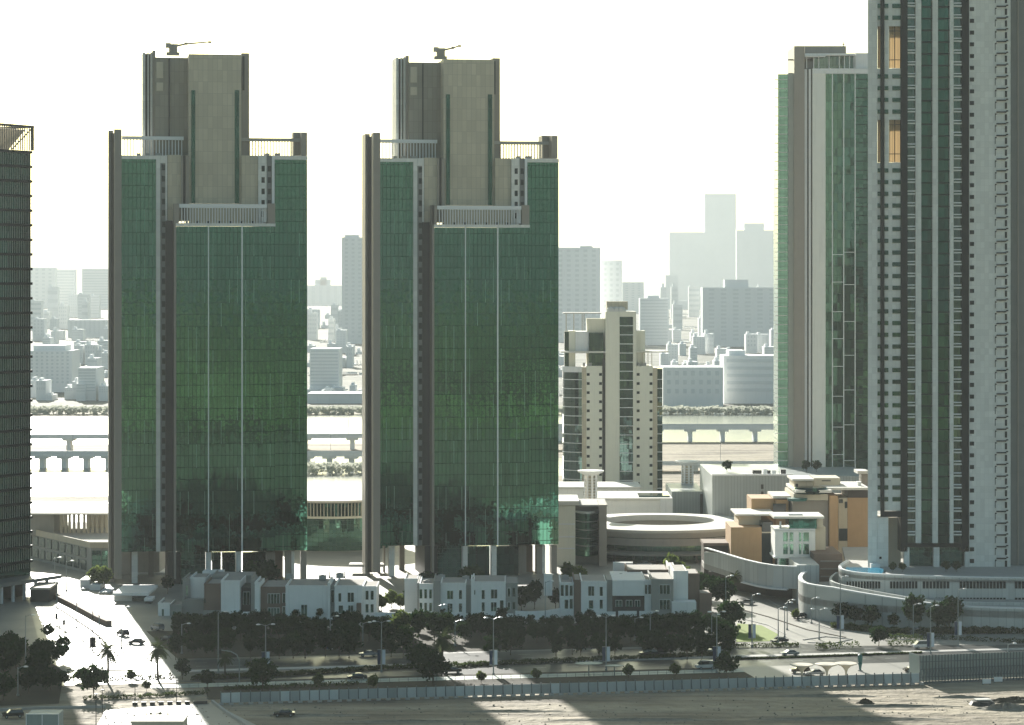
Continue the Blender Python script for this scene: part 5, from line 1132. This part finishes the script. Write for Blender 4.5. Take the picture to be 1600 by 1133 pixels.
# ---------------------------------------------------------------- cars
def car_proto(name, kind, mat_):
    t = thing(name, '', 'car'); L = 4.6 if kind != 'van' else 5.0; W2 = .92
    if kind == 'suv': lo = [(-2.3, .45), (-2.3, 1.0), (-1.2, 1.12), (2.25, 1.12), (2.3, .45)]; hi = [(-1.25, 1.12), (-.55, 1.74), (1.9, 1.74), (2.2, 1.12)]
    elif kind == 'van': lo = [(-2.5, .45), (-2.5, 1.05), (-2.0, 1.2), (2.45, 1.2), (2.5, .45)]; hi = [(-1.95, 1.2), (-1.2, 2.0), (2.4, 2.0), (2.45, 1.2)]
    else: lo = [(-2.25, .4), (-2.25, .8), (-1.2, .95), (1.7, .98), (2.25, .9), (2.25, .4)]; hi = [(-1.15, .96), (-.4, 1.42), (1.0, 1.42), (1.65, .97)]
    def side(pr, hw, top=1.0):
        mb = MB(); n = len(pr); zmx = max(z for _, z in pr)
        hwz = [hw if z < zmx or top == 1.0 else hw * top for _, z in pr]
        mb.v = [(x, -h, z) for (x, z), h in zip(pr, hwz)] + [(x, h, z) for (x, z), h in zip(pr, hwz)]
        mb.f = [tuple(range(n)), tuple(range(2 * n - 1, n - 1, -1))] + [(i, i + n, (i + 1) % n + n, (i + 1) % n) for i in range(n)]
        return mb
    side(lo, W2).build('body', mat_, t); side(hi, W2 * .96, .86).build('cabin', M['carglass'], t)
    zr = hi[1][1]; MB().box(hi[1][0] + .1, hi[2][0] - .1, -.7, .7, zr + .005, zr + .06).build('roof', mat_, t)
    wm = MB().tube([(0, -.12, 0), (0, .12, 0)], .34, .34, 14).mesh('wheel', M['rubber']); rm = MB().tube([(0, -.13, 0), (0, .13, 0)], .2, .2, 10).mesh('rim', M['pole'])
    for sx in (-1.4, 1.4):
        for sy in (-.82, .82): o = link('wheel', wm, t, (sx, sy, .34)); link('rim', rm, o)
    hm = MB().box(-.03, .03, -.2, .2, -.09, .09).mesh('headlight', M['lampwhite'])
    for sy in (-.62, .62): link('headlight', hm, t, (lo[0][0] - .01, sy, .72))
    return t
M['carglass'] = plain('car_window_glass', (.015, .02, .022), .08, .05, streak=False, spec=.8)
def paint(n, c): return plain(n, c, .22, .03, streak=False, spec=.6, metal=.3)
PT = {'dark': paint('dark_car_paint', (.03, .032, .035)), 'white': paint('white_car_paint', (.7, .7, .69)), 'silver': paint('silver_car_paint', (.35, .36, .37)), 'brown': paint('brown_car_paint', (.12, .09, .06))}
cars = {}
for px, py, kind, col, rot, lb in ((192, 994, 'suv', 'dark', -1.0, 'dark SUV on the bright street, nearer the planter wall'), (213, 1007, 'sedan', 'dark', -.15, 'dark saloon car at the shadow edge of the bright street'), (1218, 1005, 'sedan', 'dark', .5, 'dark car turning beside the right tip of the lawn'), (1234, 1025, 'sedan', 'silver', TH, 'pale saloon with dark windows driving on the sunlit boulevard'),
  (1120, 1021, 'suv', 'white', TH, 'white car half in shade, behind the front banner lamp at the lawn end'), (1103, 1046, 'van', 'white', TH, 'white van in shade at the end of the dark belt'), (1013, 1026, 'suv', 'dark', TH, 'black car with a bright rear edge in the shaded carriageway'), (1431, 991, 'suv', 'silver', math.pi + .1, 'silver SUV parked beside the podium trees'), (1441, 1014, 'van', 'white', TH, 'white car beside the banner lamp above the tall hoarding'),
  (1250, 1052, 'suv', 'brown', .1, 'brown car parked under the left funnel canopy'), (1274, 1056, 'sedan', 'silver', 0, 'grey car parked between the left and middle funnel canopies'), (1426, 1050, 'sedan', 'brown', .2, 'brown car parked left of the tall hoarding'), (575, 1026, 'sedan', 'silver', TH, 'grey car in the dark carriageway left of the garden gap lamp'), (558, 1062, 'sedan', 'dark', TH, 'dim car on the near carriageway behind the hoarding'), (706, 1052, 'sedan', 'dark', TH, 'dark car at the foot of the central palm'),
  (444, 1120, 'sedan', 'dark', .05, 'dark car alone on the sandy site behind the camera side of the hoarding'), (1007, 885, 'sedan', 'white', .2, 'white car parked in front of the ring roofed mall, left of two'), (1022, 889, 'sedan', 'brown', .1, 'brown car parked in front of the ring roofed mall, right of two'), (1167, 945, 'sedan', 'silver', -.4, 'pale car leaving the underpass of the curved podium'), (1250, 966, 'sedan', 'dark', .6, 'dark car beside the curved ramp wall'), (262, 1002, 'sedan', 'dark', -.9, 'dark parked car in shade below the first villa, near one'), (246, 985, 'suv', 'silver', -.9, 'grey parked car in shade below the first villa, far one'), (20, 1122, 'suv', 'dark', .3, 'dark vehicle at the lower left photo corner')):
    key = (kind, col)
    if key not in cars: cars[key] = car_proto('parked_car', kind, PT[col]); o = cars[key]; o.location = (*G(px, py), .09); o.rotation_euler = (0, 0, rot); o['label'] = lb
    else: dup(cars[key], (*G(px, py), .09), rot, lb)

# ---------------------------------------------------------------- site clutter
M['ridge'] = plain('sandy_ridge', (.27, .245, .19), .95, .35, .8, streak=False)
def mound(name, label, px, py, rx, ry, h, m, seed, cat='rubble'):
    rnd = random.Random(seed); x, y = G(px, py); n, k = 28, 9; mb = MB()
    for j in range(k):
        for i in range(n):
            a = 2 * math.pi * i / n; r = 1 - j / (k - 1) if j < k - 1 else 0.001
            z = h * (1 - r ** 1.3) * (.35 + .9 * rnd.random()); mb.v.append((math.cos(a) * rx * r * (1 + .12 * rnd.uniform(-1, 1)), math.sin(a) * ry * r, z if j else -.05))
    for j in range(k - 1):
        for i in range(n): l = (i + 1) % n; mb.f.append((j * n + i, j * n + l, (j + 1) * n + l, (j + 1) * n + i))
    o = mb.build(name, M[m]); o.location = (x, y, 0); return tag(o, label, cat)
mound('rubble_heap', 'low dark heap of debris in the middle of the sunlit sand', 1352, 1099, 2.2, 1.0, 1.0, 'soil', 1)
mound('sand_mound', 'pale lumpy spoil heap at the lower right edge', 1575, 1108, 7, 3, 1.3, 'spoil', 2); mound('sand_mound', 'dark low spoil ridge behind the concrete slab', 1585, 1096, 7, 3, 1.0, 'soil', 4)
x, y = G(1535, 1101); t = thing('concrete_slab', 'broken concrete slab lying on dark rubble at the lower right', 'slab', (x, y, 0), .1)
MB().prism([(-1.6, -1), (1.8, -.9), (1.5, 1.2), (-1.7, 1)], 1.0, 1.25).build('slab', M['roofwhite'], t); MB().lathe([(3, 0), (2.4, .8), (.01, .98)], 9).build('rubble', M['slot'], t)
for px, py, lb in ((1538, 1067, 'left of two white boards lying at the tall hoarding'), (1556, 1064, 'right of two white boards lying at the tall hoarding')):
    x, y = G(px, py); t = thing('site_board', lb, 'board', (x, y - 3, 0), .1); MB().box(-1.0, 1.0, -.05, .05, .3, 1.4).build('board', M['white'], t); MB().box(-.9, -.8, 0.06, .7, 0, 1.2).box(.8, .9, 0.06, .7, 0, 1.2).build('prop', M['fencepost'], t)
def stones(name, label, pts, n, seed, smax, m):
    rnd = random.Random(seed); mb = MB()
    for i in range(n):
        px = rnd.uniform(pts[0], pts[1]); py = rnd.uniform(pts[2], pts[3]); x, y = G(px, py); s = smax * rnd.random() ** 3 + .06; h = s * rnd.uniform(.5, 1.1); a0 = rnd.random() * 6
        k = len(mb.v); mb.v += [(x + s * math.cos(a0 + j * 1.26) * rnd.uniform(.7, 1.2), y + s * math.sin(a0 + j * 1.26) * rnd.uniform(.7, 1.2), -.02) for j in range(5)] + [(x + .5 * s * math.cos(a0 + j * 1.26), y + .5 * s * math.sin(a0 + j * 1.26), h * rnd.uniform(.7, 1)) for j in range(5)]
        mb.f += [(k + j, k + (j + 1) % 5, k + 5 + (j + 1) % 5, k + 5 + j) for j in range(5)] + [(k + 5, k + 6, k + 7, k + 8, k + 9)]
    return tag(mb.build(name, M[m]), label, 'stones', kind='stuff')
stones('stones', 'loose stones and clods scattered over the sandy site', (300, 1640, 1088, 1150), 1100, 5, .28, 'spoil')
stones('stones', 'rubble strewn on the sunlit track at the lower left', (150, 330, 1098, 1135), 160, 6, .35, 'spoil')
for i, (px, py, rx, ry, h, lb) in enumerate(((480, 1118, 14, 1.6, .35, 'long low sand ridge in shade, left half of the site'), (640, 1128, 18, 1.8, .4, 'long low sand ridge in shade below the hoarding, centre left'), (800, 1112, 13, 1.4, .35, 'low sand ridge in the sunlit wedge at the bottom centre'), (1000, 1125, 20, 2, .4, 'long low sand ridge in shade, right of centre'), (1290, 1088, 13, 1.5, .5, 'low sand ridge near the dark debris heap, nearest the hoarding'), (1400, 1104, 15, 1.6, .5, 'low sand ridge right of the dark debris heap'), (1330, 1124, 22, 2.2, .6, 'broad low sand ridge at the bottom right'), (1500, 1090, 7, 1.2, .5, 'short sand ridge left of the broken concrete slab'))):
    mound('sand_ridge', lb, px, py, rx, ry, h, 'ridge', 30 + i, 'ridge')
for px, py, lb in ((236, 1118, 'small green scrub left of three on the sunlit track'), (250, 1117, 'small green scrub middle of three on the sunlit track'), (262, 1119, 'small green scrub right of three on the sunlit track')):
    x, y = G(px, py); tree(x, y, lb, 3, .16, -.3, name='scrub')
# lower left: white framed container, cream hut, rails
x, y = G(66, 1160); t = thing('site_cabin', 'white framed site cabin cut by the bottom edge at the left', 'cabin', (x, y, 0), 0)
MB().box(-3.2, 3.2, 0, 6, 0, 5.6).build('wall', M['hoard2'], t)
for a in (-3.3, -.1, 3.2): MB().box(a, a + .18, -.12, -.02, 0, 5.7).build('frame', M['whitemetal'], t)
MB().box(-3.3, 3.38, -.2, .0, 5.62, 5.85).build('frame', M['whitemetal'], t)
x, y = G(245, 1160); t = thing('site_hut', 'cream flat roofed hut cut by the bottom edge, right of the white cabin', 'hut', (x, y, 0), 0)
MB().box(-5.2, 5.2, 0, 8, 0, 3.9).build('wall', M['cream'], t); MB().box(-5.4, 5.4, -.2, 8.2, 3.92, 4.25).build('roof', M['cream'], t)
for i, (px, py) in enumerate(((209, 1099), (219, 1099), (231, 1098), (244, 1098), (257, 1097), (269, 1097), (285, 1096))):
    pass
t = thing('striped_kerb', 'dark and white block barrier on the sunlit track at the lower left', 'barrier', (*G(207, 1102), 0), .1)
for i in range(8): MB().box(i * 1.9, i * 1.9 + (1.1 if i < 7 else 3), -.3, .3, 0, .7).build('block', M['slot'], t)
for px, yb, yt, lb in ((150, 1150, 1085, 'left of two thin dark masts at the bottom edge'), (160, 1145, 1078, 'right of two thin dark masts at the bottom edge'), (211, 1118, 1060, 'thin grey mast on the sunlit track'), (276, 1112, 1062, 'thin pale mast left of the hoarding end')):
    x, y = G(px, yb); t = thing('mast', lb, 'mast', (x, y, 0)); h = (yb - yt) / F * y; MB().tube([(0, 0, 0), (0, 0, h)], .1, .06).build('pole', M['slot'], t); MB().box(-.3, .3, -.1, .1, h - .1, h + .1).build('lamp_head', M['pole'], t)
lowwall('kerb_wall', 'low grey kerb wall curving beside the sunlit site track', [(330, 1098), (352, 1115), (380, 1133), (400, 1150)], .6, .5, 'concrete')
lowwall('kerb_wall', 'low pale kerb wall across the shaded lot at the lower left', [(-20, 1112), (60, 1108), (165, 1106)], .5, .5, 'concrete')

# ---------------------------------------------------------------- haze
def haze(density):
    t = NT('haze_air'); v = t.n('VolumePrincipled'); v.inputs['Density'].default_value = density; v.inputs['Anisotropy'].default_value = .2
    v.inputs['Color'].default_value = (.92, .985, .98, 1)
    t.t.links.new(v.outputs[0], t.out.inputs['Volume'])
    tag(MB().box(-22100, 22100, -14100, 30100, -1, 480).build('haze', t.m), kind='stuff')
haze(.00005)
